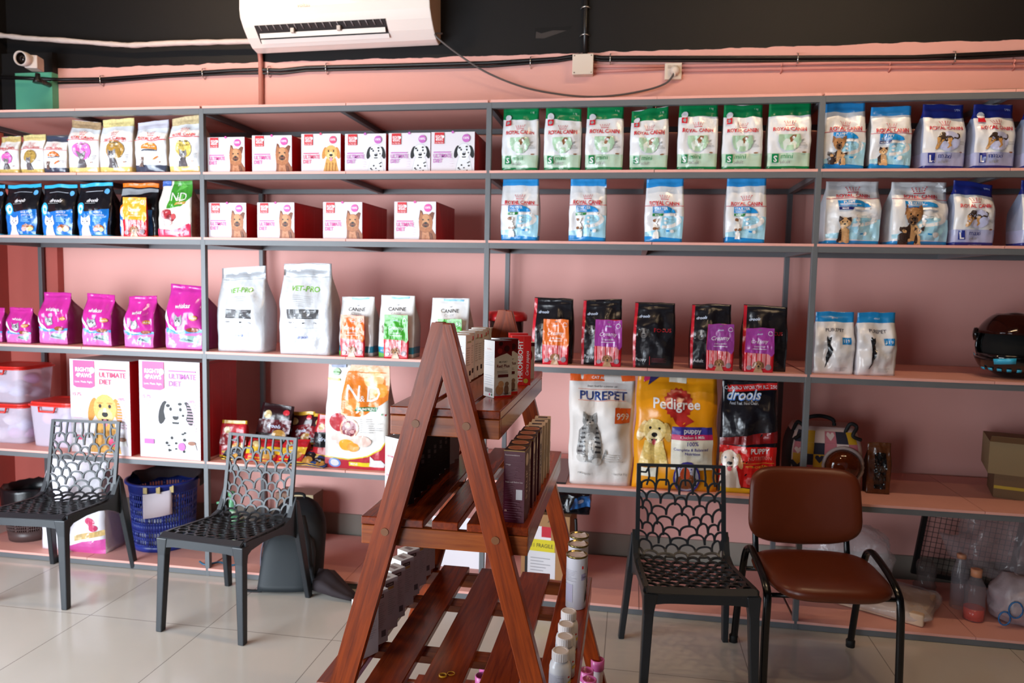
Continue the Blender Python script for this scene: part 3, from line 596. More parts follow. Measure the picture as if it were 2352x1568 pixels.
tag(o, 'long black cable conduit clipped along the top of the pink wall', 'conduit')
o = empty('ceiling_conduit'); mb = MB(); mb.tube([(.408, .685, 2.905), (.405, .685, 3.1), (.400, .685, ZC-.002)], .0145, PIPE); mb.build('pipe', o)
for z in (3.02, 3.17, 3.34):
    mb = MB(); mb.tube([(.375, .70, z), (.388, .672, z), (.404, .666, z+.002), (.42, .672, z), (.433, .70, z)], .004, METAL); mb.build('clip', o)
tag(o, 'black vertical conduit running up to the ceiling above the junction box', 'conduit')
o = empty('drain_pipe'); mb = MB(); mb.tube([(-1.50, .62, 3.02), (-1.53, .64, 3.015), (-1.55, .665, 2.985), (-1.553, .683, 2.93), (-1.553, .683, 2.88), (-1.553, .683, 2.2), (-1.553, .683, .17)], .0155, mat('wall_drain', '#b57468', .5)); mb.build('pipe', o)
tag(o, 'pinkish vertical drain pipe painted like the wall below the air conditioner', 'pipe')
mb = MB(); r_ = random.Random(2); P = [(-3.31, .62, 3.126), (-3.1, .62, 3.099), (-2.83, .62, 3.076), (-2.526, .62, 3.046), (-2.378, .62, 3.033), (-2.084, .62, 3.037), (-1.628, .62, 3.032), (-1.5, .62, 3.03)]
Q = []
for a, b in zip(P, P[1:]):
    for i in range(8): t = i/8; Q.append(tuple(a[k]+(b[k]-a[k])*t for k in range(3)))
mb.tube(Q, [.015*r_.uniform(.85, 1.15) for _ in Q], mat('pipe_wrap', '#cdbcb6', .7, bump=.6, bscale=40, bdist=.01, var=.15, vscale=20), 10)
tag(mb.build('insulated_pipe'), 'white taped refrigerant pipe sagging across the black wall into the air conditioner', 'pipe')
mb = MB(); P = [(-.40, .60, 3.03), (-.427, .56, 3.004), (-.286, .6, 2.899), (-.133, .63, 2.81), (.068, .65, 2.734), (.265, .66, 2.694), (.435, .66, 2.676), (.602, .66, 2.682), (.766, .65, 2.706), (.858, .64, 2.735), (.895, .635, 2.775), (.90, .65, 2.80)]
def smooth_pts(P, n=6):
    out = []; P = [Vector(p) for p in P]
    for i in range(len(P)-1):
        p0, p1, p2, p3 = P[max(i-1, 0)], P[i], P[i+1], P[min(i+2, len(P)-1)]
        for k in range(n):
            t = k/n; out.append(.5*((2*p1)+(-p0+p2)*t+(2*p0-5*p1+4*p2-p3)*t*t+(-p0+3*p1-3*p2+p3)*t**3))
    return out+[P[-1]]
mb.tube(smooth_pts(P), .0055, mat('grey_cord', '#57504e', .5))
tag(mb.build('electrical_cable'), 'grey power cord drooping from the air conditioner to the wall socket', 'cord')
for (z0, z1, zz) in ((2.85, 2.84, 0), (2.82, 2.825, 1)):
    o = empty('wall_conduit'); mb = MB(); mb.tube([(.44, .685, z0), (.86, .685, z1)], .008, PINKP); mb.build('pipe', o)
    mb = MB(); mb.tube([(.94, .685, (2.838, 2.814)[zz]), (1.8, .685, (2.832, 2.806)[zz]), (4.19, .685, (2.79, 2.76)[zz])], .009, PINKP); mb.build('pipe', o)
    for x in (1.47, 2.02, 2.62):
        z = (2.838, 2.812)[zz]-(x-.94)*.0125; mb = MB(); mb.tube([(x, .70, z+.018), (x, .674, z), (x, .70, z-.018)], .004, PINKP); mb.build('clip', o)
    tag(o, 'thin pink painted conduit on the upper wall, %s of the pair' % ('upper', 'lower')[zz], 'conduit')
PLW = mat('cream_plastic', '#e0d2c4', .4)
o = empty('junction_box', (.40, .70, 2.849)); mb = MB(); mb.box(-.056, .056, -.055, 0, -.054, .054, PLW); mb.build('body', o, bevel=.004)
mb = MB(); mb.box(-.058, .058, -.066, -.0551, -.056, .056, PLW); mb.build('cover', o, bevel=.003)
for a in (-1, 1):
    for b in (-1, 1): mb = MB(); mb.lathe([(.004, 0), (.004, .002)], METAL, n=8); mb.build('screw', o, (a*.047, -.0662, b*.046), (R(90), 0, 0))
tag(o, 'square cream junction box with four corner screws on the pink wall', 'junction box')
o = empty('wall_socket', (.897, .70, 2.808)); mb = MB(); mb.box(-.046, .046, -.03, 0, -.045, .045, PLW); mb.build('plate', o, bevel=.004)
mb = MB(); mb.box(-.03, -.012, -.036, -.0301, .015, .03, paper('#b9a89c')); mb.build('switch', o)
tag(o, 'square cream wall socket at the end of the grey cord', 'socket')
mb = MB(); mb.lathe([(.026, 0), (.027, .02), (.02, .035), (.008, .04)], PLW, n=16); mb.tube([(0, 0, .03), (0, -.02, .034), (0, -.035, .03)], .006, PLW)
tag(mb.build('power_plug', None, (.905, .669, 2.806), (R(90), 0, 0)), 'round cream plug pushed into the wall socket', 'plug')
# torn strip of bare plaster at top right of the wall
mb = MB(); mb.grid([[(2.19, .695, 2.664), (2.36, .693, 2.664), (2.5, .692, 2.663), (3.2, .692, 2.66)], [(2.19, .699, 2.667), (2.36, .698, 2.678), (2.5, .698, 2.682), (3.2, .698, 2.68)]], mat('bare_plaster', '#8f7348', .8))
struct(mb.build('trim_2'))
mb = MB(); nm = mat('dark_recess', '#0c0909', .9); gm = mat('grey_dust', '#3a3432', .9)
mb.face([mb.add([(.118, .6985, 3.074), (.118, .6985, 3.02), (.16, .6985, 3.018), (.32, .6985, 3.062), (.33, .6985, 3.078)])+i for i in range(5)], nm)
mb.face([mb.add([(.125, .698, 3.055), (.122, .698, 3.018), (.17, .698, 3.015), (.30, .698, 3.055), (.22, .698, 3.058), (.155, .698, 3.044)])+i for i in range(6)], gm)
struct(mb.build('trim_3'))

# air conditioner
def make_ac():
    o = empty('air_conditioner', (-1.0, .70, 3.065)); Wp = mat('ac_white', '#e9e0d9', .12, spec=.6, coat=.5); hw = .565
    prof = [(0, .0), (0, .30), (-.05, .33), (-.215, .33), (-.235, .27), (-.24, .10), (-.232, .055), (-.20, .01), (-.155, -.035), (-.10, -.075), (-.04, -.088), (-.012, -.068), (0, -.068)]
    mb = MB(); mb.loft([[(s_*hw, y, z) for y, z in prof] for s_ in (-1, 1)], Wp, smooth=False)
    side = mat('ac_side', '#b79a88', .35)
    mb.mats.append(side)
    for i, f in enumerate(mb.f):
        if len(f) > 6: mb.m[i] = 1
    mb.build('body', o, bevel=.006)
    # air outlet: flat face on the underside, recess shade put into its dark colour
    dk = mat('ac_outlet', '#241f20', .6); mb = MB(); a, b = -.49, .30
    p0, p1 = Vector((0, -.208, .018)), Vector((0, -.128, -.058)); d = (p1-p0).normalized(); nrm = Vector((0, d.z, -d.y)); nrm = nrm if nrm.y < 0 else -nrm
    q = [(a, *(p0+nrm*.003)[1:]), (b, *(p0+nrm*.003)[1:]), (b, *(p1+nrm*.003)[1:]), (a, *(p1+nrm*.003)[1:])]
    n = mb.add(q); mb.face((n, n+1, n+2, n+3), dk); mb.build('outlet', o)
    for k in range(18):
        x = a+.03+k*(b-a-.06)/17; mb = MB(); c = p0+d*.03
        mb.tube([(x, *(p0+nrm*.005)[1:]), (x+.008, *(c+nrm*.006)[1:])], .0035, mat('ac_fin', '#80787a', .5), 5); mb.build('fin', o)
    mb = MB(); c0, c1 = p0+d*.045+nrm*.010, p0+d*.068+nrm*.022
    n = mb.add([(a+.02, *c0[1:]), (b-.01, *c0[1:]), (b-.01, *c1[1:]), (a+.02, *c1[1:])]); mb.face((n, n+1, n+2, n+3), mat('louver_cream', '#cbbfb4', .3)); mb.build('louver', o, solid=.005)
    mb = MB(); c0, c1 = p0+d*.085+nrm*.006, p0+d*.11+nrm*.010
    n = mb.add([(a+.01, *c0[1:]), (b, *c0[1:]), (b, *c1[1:]), (a+.01, *c1[1:])]); mb.face((n, n+1, n+2, n+3), Wp); mb.build('louver', o, solid=.004)
    for x in (-.26, .02): mb = MB(); c = p0+d*.03+nrm*.01; mb.box(x-.01, x+.01, c.y-.012, c.y+.008, c.z-.02, c.z+.005, mat('ac_clip', '#bdb3ae', .4)); mb.build('louver_clip', o)
    mb = MB(); mb.box(.395, .455, -.2425, -.2405, .135, .22, mat('energy_label', '#d9d62e', .5)); mb.build('energy_sticker', o)
    mb = MB(); drape(mb, [('t', 'Inverter', 0, .5, .5, .9, mat('grey_print', '#a9a19c', .5), 0, .2)], .09, .03, lambda X, Z: (Vector((X+.35, -.2405, Z+.105)), Vector((0, -1, 0)))); 
    drape(mb, [('t', 'voltas', 0, .5, .8, .9, mat('logo_print', '#b9a68c', .4), .01)], .12, .03, lambda X, Z: (Vector((X-.17, -.241, Z+.09)), Vector((0, -1, 0))))
    mb.build('lettering', o); o.rotation_euler = (0, R(-.8), 0)
    tag(o, 'white split air conditioner with open louvers mounted on the black upper wall', 'air conditioner')
make_ac()
o = empty('security_camera', (-2.93, .46, 2.90), R(18)); WP = mat('camera_white', '#c9bdb8', .4)
mb = MB(); mb.box(-.04, .05, -.02, .09, -.045, .05, WP); mb.build('housing', o, bevel=.006)
mb = MB(); mb.lathe([(.048, -.02), (.052, 0), (.052, .045), (.044, .047), (.043, .03)], WP, n=28, cap=False); mb.lathe([(.043, .028), (.002, .03)], mat('lens_glass', '#170d0b', .08), n=28); mb.build('lens', o, (-.03, -.03, .012), (R(97), 0, R(-14)))
mb = MB(); mb.lathe([(.035, -.02), (.03, 0), (.018, .02), (.016, .05)], PIPE, (0.02, .05, -.115)); mb.tube([(.02, .05, -.11), (.02, .12, -.11), (.02, .26, -.1)], .02, PIPE); mb.build('bracket', o)
o.scale = (.82, .82, .82)
tag(o, 'white round lens security camera on a black bracket above the green pillar', 'camera')
# ------------------------------------------------------------------ goods on the shelving
E_ = BT+.0005
zT, zR2, zR3, zR4, zR5 = Z1+E_, Z2+E_, Z3+E_, Z4+E_, Z5+E_
def setbag(name, label, cat, group, spec, z, D, d, seed, **k): return bag(name, label, cat, group, spec[0], spec[1], z, spec[2], spec[3], D, seed=seed, **d, **k)
FB = 'pet_food_bag'
cats = [('small', '#d968b8', '#c3ad72', '#c9b267', 'pink', 'small cat food bag with gold top and pink oval, leftmost on the upper shelf'),
        ('small', '#a98c4a', '#cdbb80', '#c9b267', 'g', 'small cat food bag with gold top and brown oval, second from left up top'),
        ('small', '#cf6a20', '#3d4356', '#3d4356', 'coat', 'small cat food bag with dark blue top and orange badge, third on the upper shelf'),
        ('big', '#dd6cc0', '#a98c6a', '#d9c07a', 'pink', 'large cat food bag with creased top and bright pink circle on the upper shelf'),
        ('big', '#a98440', '#dcc98a', '#d5bb70', 'tall', 'large cat food bag with tall gold top and brown oval on the upper shelf'),
        ('big', '#d07a22', '#c4c0cc', '#3d4356', 'coat', 'large cat food bag with orange badge and dark grey base on the upper shelf'),
        ('big', '#ccb45c', '#c8b48a', '#d5bb70', 'g', 'large cat food bag with pale gold circle beside the left steel post')]
for i, (sp, c) in enumerate(zip([(-2.703, 0.03, 0.126, 0.204), (-2.557, 0.03, 0.144, 0.212), (-2.414, 0.03, 0.142, 0.201), (-2.24, 0.03, 0.185, 0.282), (-2.047, 0.03, 0.195, 0.29), (-1.84, 0.03, 0.187, 0.275), (-1.639, 0.03, 0.186, 0.295)], cats)):
    setbag(FB, c[5], 'pet food bag', 'cat food bags on the upper left shelf', sp, zT, .09 if i < 3 else .11, d_rccat(c[1], c[2], c[3], c[4]), 10+i, tilt=(.05, .02, -.05, -.12, .03, .1, .14)[i], wr=.005 if i < 3 else .008, full=.6)
for i, sp in enumerate([(0.15, 0.03, 0.185, 0.319), (0.358, 0.03, 0.184, 0.303), (0.559, 0.03, 0.185, 0.318), (0.77, 0.03, 0.183, 0.290), (0.994, 0.03, 0.188, 0.313), (1.197, 0.03, 0.184, 0.301), (1.405, 0.03, 0.196, 0.309)]):
    setbag(FB, 'green topped white dog food bag, %s from left in the row of seven' % ordn(i), 'pet food bag', 'green topped small dog food bags', (sp[0], sp[1], sp[2]-.004, min(sp[3], .307)), zT, .085, d_mini(i), 30+i, tilt=(.0, -.11, 0, .14, .02, -.03, .03)[i], wr=.005)
for i, sp in enumerate([(1.647, 0.03, 0.178, 0.301), (1.844, 0.03, 0.175, 0.282)]):
    setbag(FB, ('blue topped puppy food bag with several puppies printed, right of the right steel post', 'blue topped puppy food bag with one sitting puppy, beside the navy topped bags')[i], 'pet food bag', 'blue topped puppy food bags', sp, zT, .1, d_start(('PUPPY', 'PUPPY')[i], 'MEDIUM', '#23286a', ('litter', 'shep')[i]), 40+i, yaw=(0, .0)[i], wr=.006)
for i, sp in enumerate([(2.072, 0.04, 0.184, 0.291), (2.279, 0.04, 0.176, 0.287), (2.484, 0.04, 0.171, 0.279)]):
    setbag(FB, ('navy topped large dog food bag, left one on the top shelf', 'navy topped large dog food bag with a round sticker, on the top shelf', 'navy topped dog food bag cut off by the right edge of the top shelf')[i], 'pet food bag', 'navy topped dog food bags', sp, zT, .12, d_maxi(i == 1), 44+i, yaw=.12, wr=.006)
for i, sp in enumerate([(-2.851, 0.03, 0.176, 0.281), (-2.637, 0.03, 0.209, 0.281), (-2.411, 0.03, 0.205, 0.28), (-2.191, 0.03, 0.201, 0.287)]):
    setbag(FB, 'black and blue cat food bag with white cat, %s from the left' % ordn(i), 'pet food bag', 'black and blue cat food bags', sp, zR2, .12, d_bluecat(), 50+i, tilt=(0, .04, .02, .05)[i], wr=.007, taper=(.9, 1.0))
setbag(FB, 'black cat food bag with orange top and orange circle behind an orange treat pouch', 'pet food bag', None, (-1.946, .062, .225, .291), zR2, .12, d_orange(), 55, wr=.007)
bag('treat_pouch', 'small orange and pink treat pouch leaning on the black and orange bag', 'treat pouch', 'creamy treat pouches', -1.925, .012, zR2, .142, .208, .012, seed=56, **d_pouch('#e39a2a'), wr=.003, full=.7)
setbag(FB, 'cream cat food bag with green top and pomegranate picture on the second shelf', 'pet food bag', None, (-1.704, .03, .19, .30), zR2, .12, d_nd(), 57, wr=.007, taper=(1, .9))
for i, sp in enumerate([(0.155, 0.03, 0.187, 0.311), (0.488, 0.03, 0.181, 0.312), (0.852, 0.03, 0.181, 0.305), (1.227, 0.03, 0.183, 0.306)]):
    setbag(FB, 'blue topped starter food bag with white puppies, %s from the left on the second shelf' % ordn(i), 'pet food bag', 'blue starter food bags', sp, zR2, .085, d_start('STARTER', 'MINI', '#1f7a3c', 'white'), 60+i, tilt=(0, 0, .05, 0)[i], wr=.005)
for i, sp in enumerate([(1.704, 0.035, 0.245, 0.290), (1.990, 0.035, 0.250, 0.288)]):
    setbag(FB, ('wide white puppy food bag with a sitting shepherd puppy and red line', 'wide white starter food bag with a shepherd dog and litter')[i], 'pet food bag', 'wide puppy food bags', sp, zR2, .13, d_start(('PUPPY', 'STARTER')[i], 'MAXI', '#1d2370', ('shep', 'litter')[i], big=True), 70+i, wr=.011, yaw=.1)
for i, sp in enumerate([(2.218, 0.04, 0.178, 0.283), (2.500, 0.04, 0.183, 0.283)]):
    setbag(FB, ('navy topped dog food bag on the second shelf beside the wide white bags', 'navy topped dog food bag cut off by the right edge on the second shelf')[i], 'pet food bag', 'navy topped dog food bags below', sp, zR2, .12, d_maxi(0), 74+i, yaw=.12, tilt=-.12, wr=.006)
bx = [('yorkie', -1.403, .21, .182), ('yorkie', -1.146, .217, .188), ('golden', -.878, .212, .193), ('dalm', -.640, .217, .190), ('dalm', -.409, .217, .191), ('dalm', -.186, .220, .193)]
BXN = {'yorkie': 'terrier', 'golden': 'golden retriever', 'dalm': 'spotted dog'}
lab = ['leftmost', 'second from left', 'third from left', 'fourth from left', 'fifth from left', 'rightmost']
for i, (k, x, W, H) in enumerate(bx):
    d = d_box(k); carton('pet_food_box', 'small white %s box on the upper shelf, %s' % (BXN[k], lab[i]), 'pet food box', 'small food boxes on the upper shelf', x, .03, zT, W, H, .30, **d, yaw=(0, .02, 0, 0, 0, 0)[i])
for i, (x, W, H) in enumerate([(-1.399, .214, .182), (-1.127, .211, .184), (-.761, .212, .187), (-.377, .218, .190)]):
    d = d_box('yorkie'); carton('pet_food_box', 'small white terrier box with red side on the second shelf, %s from left' % ordn(i), 'pet food box', 'small food boxes on the second shelf', x, .03, zR2, W, H, .36, **d, yaw=(.0, -.05, -.02, -.02)[i])
for i, sp in enumerate([(-2.899, 0.077, 0.143, 0.197), (-2.711, 0.061, 0.168, 0.2), (-2.497, 0.070, 0.19, 0.29), (-2.212, 0.055, 0.19, 0.29), (-1.948, 0.048, 0.186, 0.284), (-1.678, 0.047, 0.225, 0.348)]):
    setbag(FB, ('small magenta cat food bag cut off by the left edge of the third shelf', 'smallest fully visible magenta cat food bag on the third shelf', 'magenta cat food bag, first of the three medium ones', 'magenta cat food bag, middle of the three medium ones', 'magenta cat food bag, last of the three medium ones', 'largest magenta cat food bag, beside the left steel post')[i], 'pet food bag', 'magenta cat food bags', sp, zR3, (.1, .1, .15, .15, .15, .17)[i], d_pink(), 80+i, wr=.010, full=.55, taper=(.98, .95), yaw=-.06, tilt=(0, 0, .02, -.03, .05, -.05)[i])
for i, sp in enumerate([(-1.342, 0.045, 0.271, 0.447), (-0.968, 0.022, 0.285, 0.47)]):
    setbag(FB, ('tall white foil puppy food bag with green title, left and more crumpled', 'tall white foil puppy food bag with green title, right and taller')[i], 'pet food bag', 'tall white foil bags', sp, zR3, .15, d_vet(), 90+i, wr=.011, full=.5, tilt=(.08, 0)[i], taper=(.96, .93))
for i, sp in enumerate([(-0.7, 0.058, 0.190, 0.308), (-0.483, 0.058, 0.192, 0.317), (-0.202, 0.058, 0.205, 0.313)]):
    setbag(FB, 'white dog food bag with teal band, %s from left on the third shelf' % ordn(i), 'pet food bag', 'white and teal dog food bags', sp, zR3, .11, d_can(), 94+i, wr=.006, yaw=-.05)
for i, sp in enumerate([(0.329, 0.060, 0.203, 0.325), (0.571, 0.060, 0.196, 0.324), (0.825, 0.02, 0.198, 0.316), (1.095, 0.060, 0.191, 0.312), (1.345, 0.060, 0.208, 0.312)]):
    bag(FB, 'glossy black dog food bag with red edge, %s from left on the third shelf' % ordn(i), 'pet food bag', 'glossy black dog food bags', sp[0], sp[1], zR3, sp[2], sp[3], .1, seed=100+i, **d_black(('Puppy', 'Puppy', 'Puppy', 'Adult', '')[i]), wr=.007, tilt=(0, .06, 0, 0, -.04)[i])
pc = ['#dc6a26', '#3f9a2c', '#3f9a2c', '#dc6a26', '#9b3a94', '#8f3a8c', '#9b3a94']
pl = ['orange treat pouch in front of the first white and teal bag', 'green treat pouch in front of the second white and teal bag', 'green treat pouch half hidden behind the wooden frame top', 'orange treat pouch in front of the leftmost black bag', 'purple treat pouch in front of the second black bag', 'purple treat pouch in front of the fourth black bag', 'purple treat pouch in front of the fifth black bag']
for i, sp in enumerate([(-0.698, 0.012, 0.130, 0.214), (-0.465, 0.012, 0.130, 0.223), (-0.185, 0.012, 0.130, 0.21), (0.351, 0.010, 0.129, 0.223), (0.607, 0.010, 0.132, 0.226), (1.134, 0.010, 0.125, 0.222), (1.312, 0.008, 0.134, 0.209)]):
    bag('treat_pouch', pl[i], 'treat pouch', 'creamy treat pouches', sp[0], sp[1]-.004, zR3, sp[2], sp[3], .012, seed=110+i, **d_pouch(pc[i]), wr=.003, full=.7, tilt=(-.03, 0, 0, .0, 0, 0, .02)[i])
for i, sp in enumerate([(1.658, 0.05, 0.175, 0.288), (1.846, 0.05, 0.181, 0.289)]):
    setbag(FB, ('small white pet food bag with blue top and black dog, touching the right steel post', 'small white pet food bag with blue top and black dog, right of its twin')[i], 'pet food bag', 'small white blue topped bags', sp, zR3, .11, d_pp(), 120+i, wr=.010, yaw=(0, .15)[i])
for i, (x, W, H, k) in enumerate([(-2.165, .386, .522, 'golden'), (-1.744, .373, .532, 'dalm')]):
    d = d_box(k, True); carton('pet_food_box', ('big white golden retriever food box behind the left black chair', 'big white spotted dog food box beside the left steel post')[i], 'pet food box', 'big food boxes', x, .018, zR4, W, H, .34, **d, yaw=(-.06, -.05)[i])

# big sacks on the fourth shelf
def d_ndp():
    OR = film('#d9782a'); CR = film('#e3dfda'); RD = film('#b02a3a'); YL = film('#d9c52a'); G = film('#1f6a3a'); PM = film('#a8323a')
    arc = [(-.5+1.0*i/12, .02+.20*(i/12)**2.2+.06) for i in range(13)]
    ops = [('p', [(-.22, .52), (.1, .51), (.32, .60), (.5, .68), (.5, 1), (-.12, 1), (-.2, .9), (-.25, .7)], OR), ('e', .25, .86, .16, .13, film('#e8b070')), ('e', .1, .93, .13, .09, film('#e0935a')), ('e', .36, .76, .12, .1, film('#e39a3a')), ('e', -.05, .62, .12, .09, film('#e08a3a')),
           ('t', 'N', -.06, .735, .15, .28, CR, 0), ('t', '&', .09, .69, .055, .12, CR, 0), ('t', 'D', .26, .735, .15, .30, CR, 0), ('p', [(-.02, .565), (.32, .565), (.35, .61), (.02, .61)], G), ('t', 'PUMPKIN', .165, .587, .028, .28, CR, .02),
           ('p', [(-.5, .0), (.5, .0), (.5, .30), (.4, .2), (.2, .13), (-.1, .09), (-.5, .10)], RD), ('p', [(-.5, .10), (-.1, .09), (.2, .13), (.4, .2), (.5, .30), (.5, .315), (.39, .21), (.19, .14), (-.1, .1), (-.5, .11)], YL),
           ('e', -.27, .45, .15, .14, PM), ('e', -.08, .40, .15, .15, film('#d9a58f')), ('e', -.08, .40, .12, .12, film('#7a2230')), ('e', -.1, .43, .04, .04, film('#d9a58f')), ('e', -.03, .37, .035, .03, film('#cc9999')), ('p', [(-.3, .51), (-.24, .55), (-.22, .51)], PM),
           ('e', -.2, .29, .2, .09, film('#e6c9c0')), ('e', .1, .28, .16, .09, film('#e2c2b6')), ('e', -.12, .24, .13, .09, film('#e0a030')), ('e', -.02, .22, .1, .07, film('#d9902a')), ('e', -.33, .055, .1, .07, film('#6d8fd0')), ('e', -.33, .055, .07, .05, WHT), ('p', [(-.1, .035), (.25, .035), (.25, .075), (-.1, .075)], YL), ('t', 'MINI', -.02, .055, .026, .16, WHT, .02), ('p', [(.22, .04), (.24, .14), (.3, .1), (.4, .1), (.46, .06), (.44, .03), (.3, .03)], film('#d9d4d4')),
           ('r', -.5, -.3, .84, .865, YL), ('r', -.45, -.2, .97, 1, film('#263a6a')), ('e', -.36, .93, .06, .06, film('#5f8a4a')), ('r', .40, .42, .535, .55, film('#2f8a4a')), ('r', .45, .47, .53, .545, RD)]
    ops += lines(.08, .42, .36, .5, 7, film('#9a9494'), .22)
    return dict(base=CR, bands=[], ops=ops, side=film('#9b8076'))
bag(FB, 'large orange and white pumpkin dog food bag left of the wooden rack', 'pet food bag', None, -.69, .04, zR4, .345, .546, .15, seed=130, **d_ndp(), wr=.008, taper=(1, .97), full=.45)
WV = lambda h: mat('woven_'+h, h, .45, bump=.35, bscale=55, bdist=.003)
def d_sackpp():
    c = WV('#d8d0cb'); OR = film('#d8591f'); N = film('#223a7a'); G = film('#8a8886'); G2 = film('#c4c0bc'); K = film('#3a383a')
    ops = [('p', [(-.5, .93), (.5, .95), (.5, 1), (-.5, 1)], OR), ('t', 'CAT ADULT', .0, .97, .025, .4, WHT), ('t', 'Smart food for a smarter cat', 0, .895, .018, .45, K, 0, .2), ('t', 'PUREPET', .02, .815, .075, .82, N, .04), ('r', -.36, .36, .865, .868, OR), ('r', -.36, .36, .768, .771, OR),
           ('r', .2, .44, .58, .71, OR), ('t', '999', .32, .64, .055, .2, WHT, .03), ('i', cat_head(G, G2, K, G2), -.18, .58, .34), ('p', [(-.34, .5), (-.26, .56), (-.08, .56), (.0, .42), (.02, .3), (-.02, .22), (-.3, .22), (-.36, .3)], G), ('e', -.17, .38, .1, .2, G2), ('e', -.29, .25, .07, .06, G2), ('e', -.06, .23, .07, .06, G2),
           ('p', [(.0, .22), (.1, .3), (.08, .34), (.04, .28)], G)]
    for q in range(6): ops.append(('p', [(-.34+q*.01, .30+q*.042), (-.24, .31+q*.042), (-.25, .325+q*.042), (-.34+q*.01, .318+q*.042)], K)); ops.append(('p', [(.0-q*.01, .30+q*.042), (-.1, .31+q*.042), (-.09, .325+q*.042), (.0-q*.01, .318+q*.042)], K))
    ops += lines(.06, .4, .22, .3, 4, G2)+[('t', 'MACKEREL', -.26, .115, .018, .2, G, 0), ('t', 'Net Wt. 7 kg', .32, .115, .018, .22, G, 0)]
    return dict(base=c, bands=[], ops=ops, side=c)
bag('pet_food_sack', 'big white woven cat food sack with orange top and tabby cat', 'pet food sack', 'big sacks on the fourth shelf', .585, .03, zR4, .315, .548, .15, seed=140, **d_sackpp(), wr=.016, pillow=.02, full=.62, taper=(.95, 1.0), wave=.05, yaw=.06, L=.014)
def d_sackped():
    Y = mat('yellow_sack', '#dd8f10', .28, bump=.4, bscale=24, bdist=.004); RD = film('#b52a26'); BL = film('#3a348a'); MG = film('#c42a5e'); CR = film('#e2dccb'); DG = film('#dcbf7a'); K = film('#1f1a18')
    ro = [(.16*math.cos(a)*(1+.07*(-1)**i), .16*math.sin(a)*(1+.07*(-1)**i)) for i, a in enumerate([2*math.pi*j/36 for j in range(36)])]
    ops = [('i', [('p', [(.05, -.1), (.2, -.2), (.1, -.26), (.06, -.30), (-.03, -.24), (-.1, -.1)], RD), ('p', [(p[0]*1.1, p[1]*1.1) for p in ro], RD), ('e', 0, 0, .11, .11, film('#98201f'))], .02, .76, 1.0),
           ('t', 'Pedigree', .0, .76, .085, .62, WHT, .035), ('p', [(-.42, .92), (-.22, 1.0), (-.42, 1.0)], MG), ('p', [(-.36, .90), (-.2, .985), (-.34, .985)], film('#33285a')), ('r', -.5, .5, .985, 1, MG), ('r', -.1, .12, .93, .99, CR),
           ('r', -.05, .44, .50, .565, BL), ('t', 'puppy', .2, .535, .045, .3, WHT, .04), ('r', -.05, .44, .455, .50, MG), ('t', 'Chicken & Milk', .2, .478, .024, .34, WHT, .02), ('r', -.05, .44, .20, .455, CR), ('t', '100%', .2, .425, .034, .2, BL, .04), ('t', 'Complete & Balanced', .18, .375, .024, .4, BL, .03), ('t', 'Nutrition', .2, .34, .024, .2, BL, .03),
           ('i', dog_head(DG, DG, K, 'flop', film('#c9a45c'), film('#ecd9a8'), tongue=film('#d9606a'), chest=film('#d9b96a')), -.26, .50, .44), ('e', .14, .13, .16, .2, BL), ('e', .14, .13, .14, .17, film('#b9b9c8')), ('e', .14, .10, .12, .1, film('#8a4a28')), ('e', .12, .17, .06, .08, film('#c24a2a')), ('r', -.4, -.22, .12, .20, CR)]
    return dict(base=Y, bands=[], ops=ops, side=Y)
bag('pet_food_sack', 'big yellow puppy food sack with red rosette behind the right lattice chair', 'pet food sack', 'big sacks on the fourth shelf', .945, .028, zR4, .395, .56, .16, seed=151, **d_sackped(), wr=.014, pillow=.025, full=.66, taper=(1.0, .97), wave=.04, lean=.02, L=.014)
def d_sackdr():
    K = film('#15131a'); RD = film('#cf1f1c'); RD2 = film('#7a1517'); Y = film('#e0b51a'); BW = film('#4f86d8'); TN = film('#c98f62'); CR = film('#e2cfc0')
    ops = [('r', -.5, .5, .06, .42, RD), ('p', [(-.5, .42), (.5, .46), (.5, .56), (-.5, .48)], RD2), ('p', [(-.4, .885), (.5, .905), (.5, .965), (-.4, .945)], RD), ('t', 'COMBO WORTH RS. 250/-', .05, .925, .03, .8, WHT, .03, 0, .02), ('t', 'drools', -.1, .86, .09, .62, BW, .07, .3), ('t', 'drools', -.1, .865, .09, .62, WHT, .02, .3), ('t', 'Feed Real. Feed Clean.', -.1, .79, .026, .5, film('#b9b9bf'), 0),
           ('t', 'PUPPY', .2, .385, .045, .34, WHT, .03), ('t', 'NUTRITION', .2, .325, .034, .42, film('#e08f84'), 0), ('e', -.08, .385, .045, .045, film('#e6a8a0')), ('i', dog_head(CR, TN, K, 'flop', TN, CR, tongue=film('#d9606a'), chest=CR), -.32, .28, .5), ('e', .08, .12, .1, .08, film('#c25a5a')), ('e', .28, .12, .1, .08, film('#8a4a30')), ('r', -.1, .45, .28, .284, film('#e0a03a')), ('t', 'WITH CHICKEN', .15, .25, .02, .4, film('#e0a03a'), .01)]
    return dict(base=K, bands=[(0, .05, Y)], ops=ops, side=K)
bag('pet_food_sack', 'big black and red puppy food sack with yellow base, right of the yellow sack', 'pet food sack', 'big sacks on the fourth shelf', 1.288, .045, zR4, .265, .555, .14, seed=160, **d_sackdr(), wr=.012, pillow=.015, full=.6, wave=.04, L=.014)

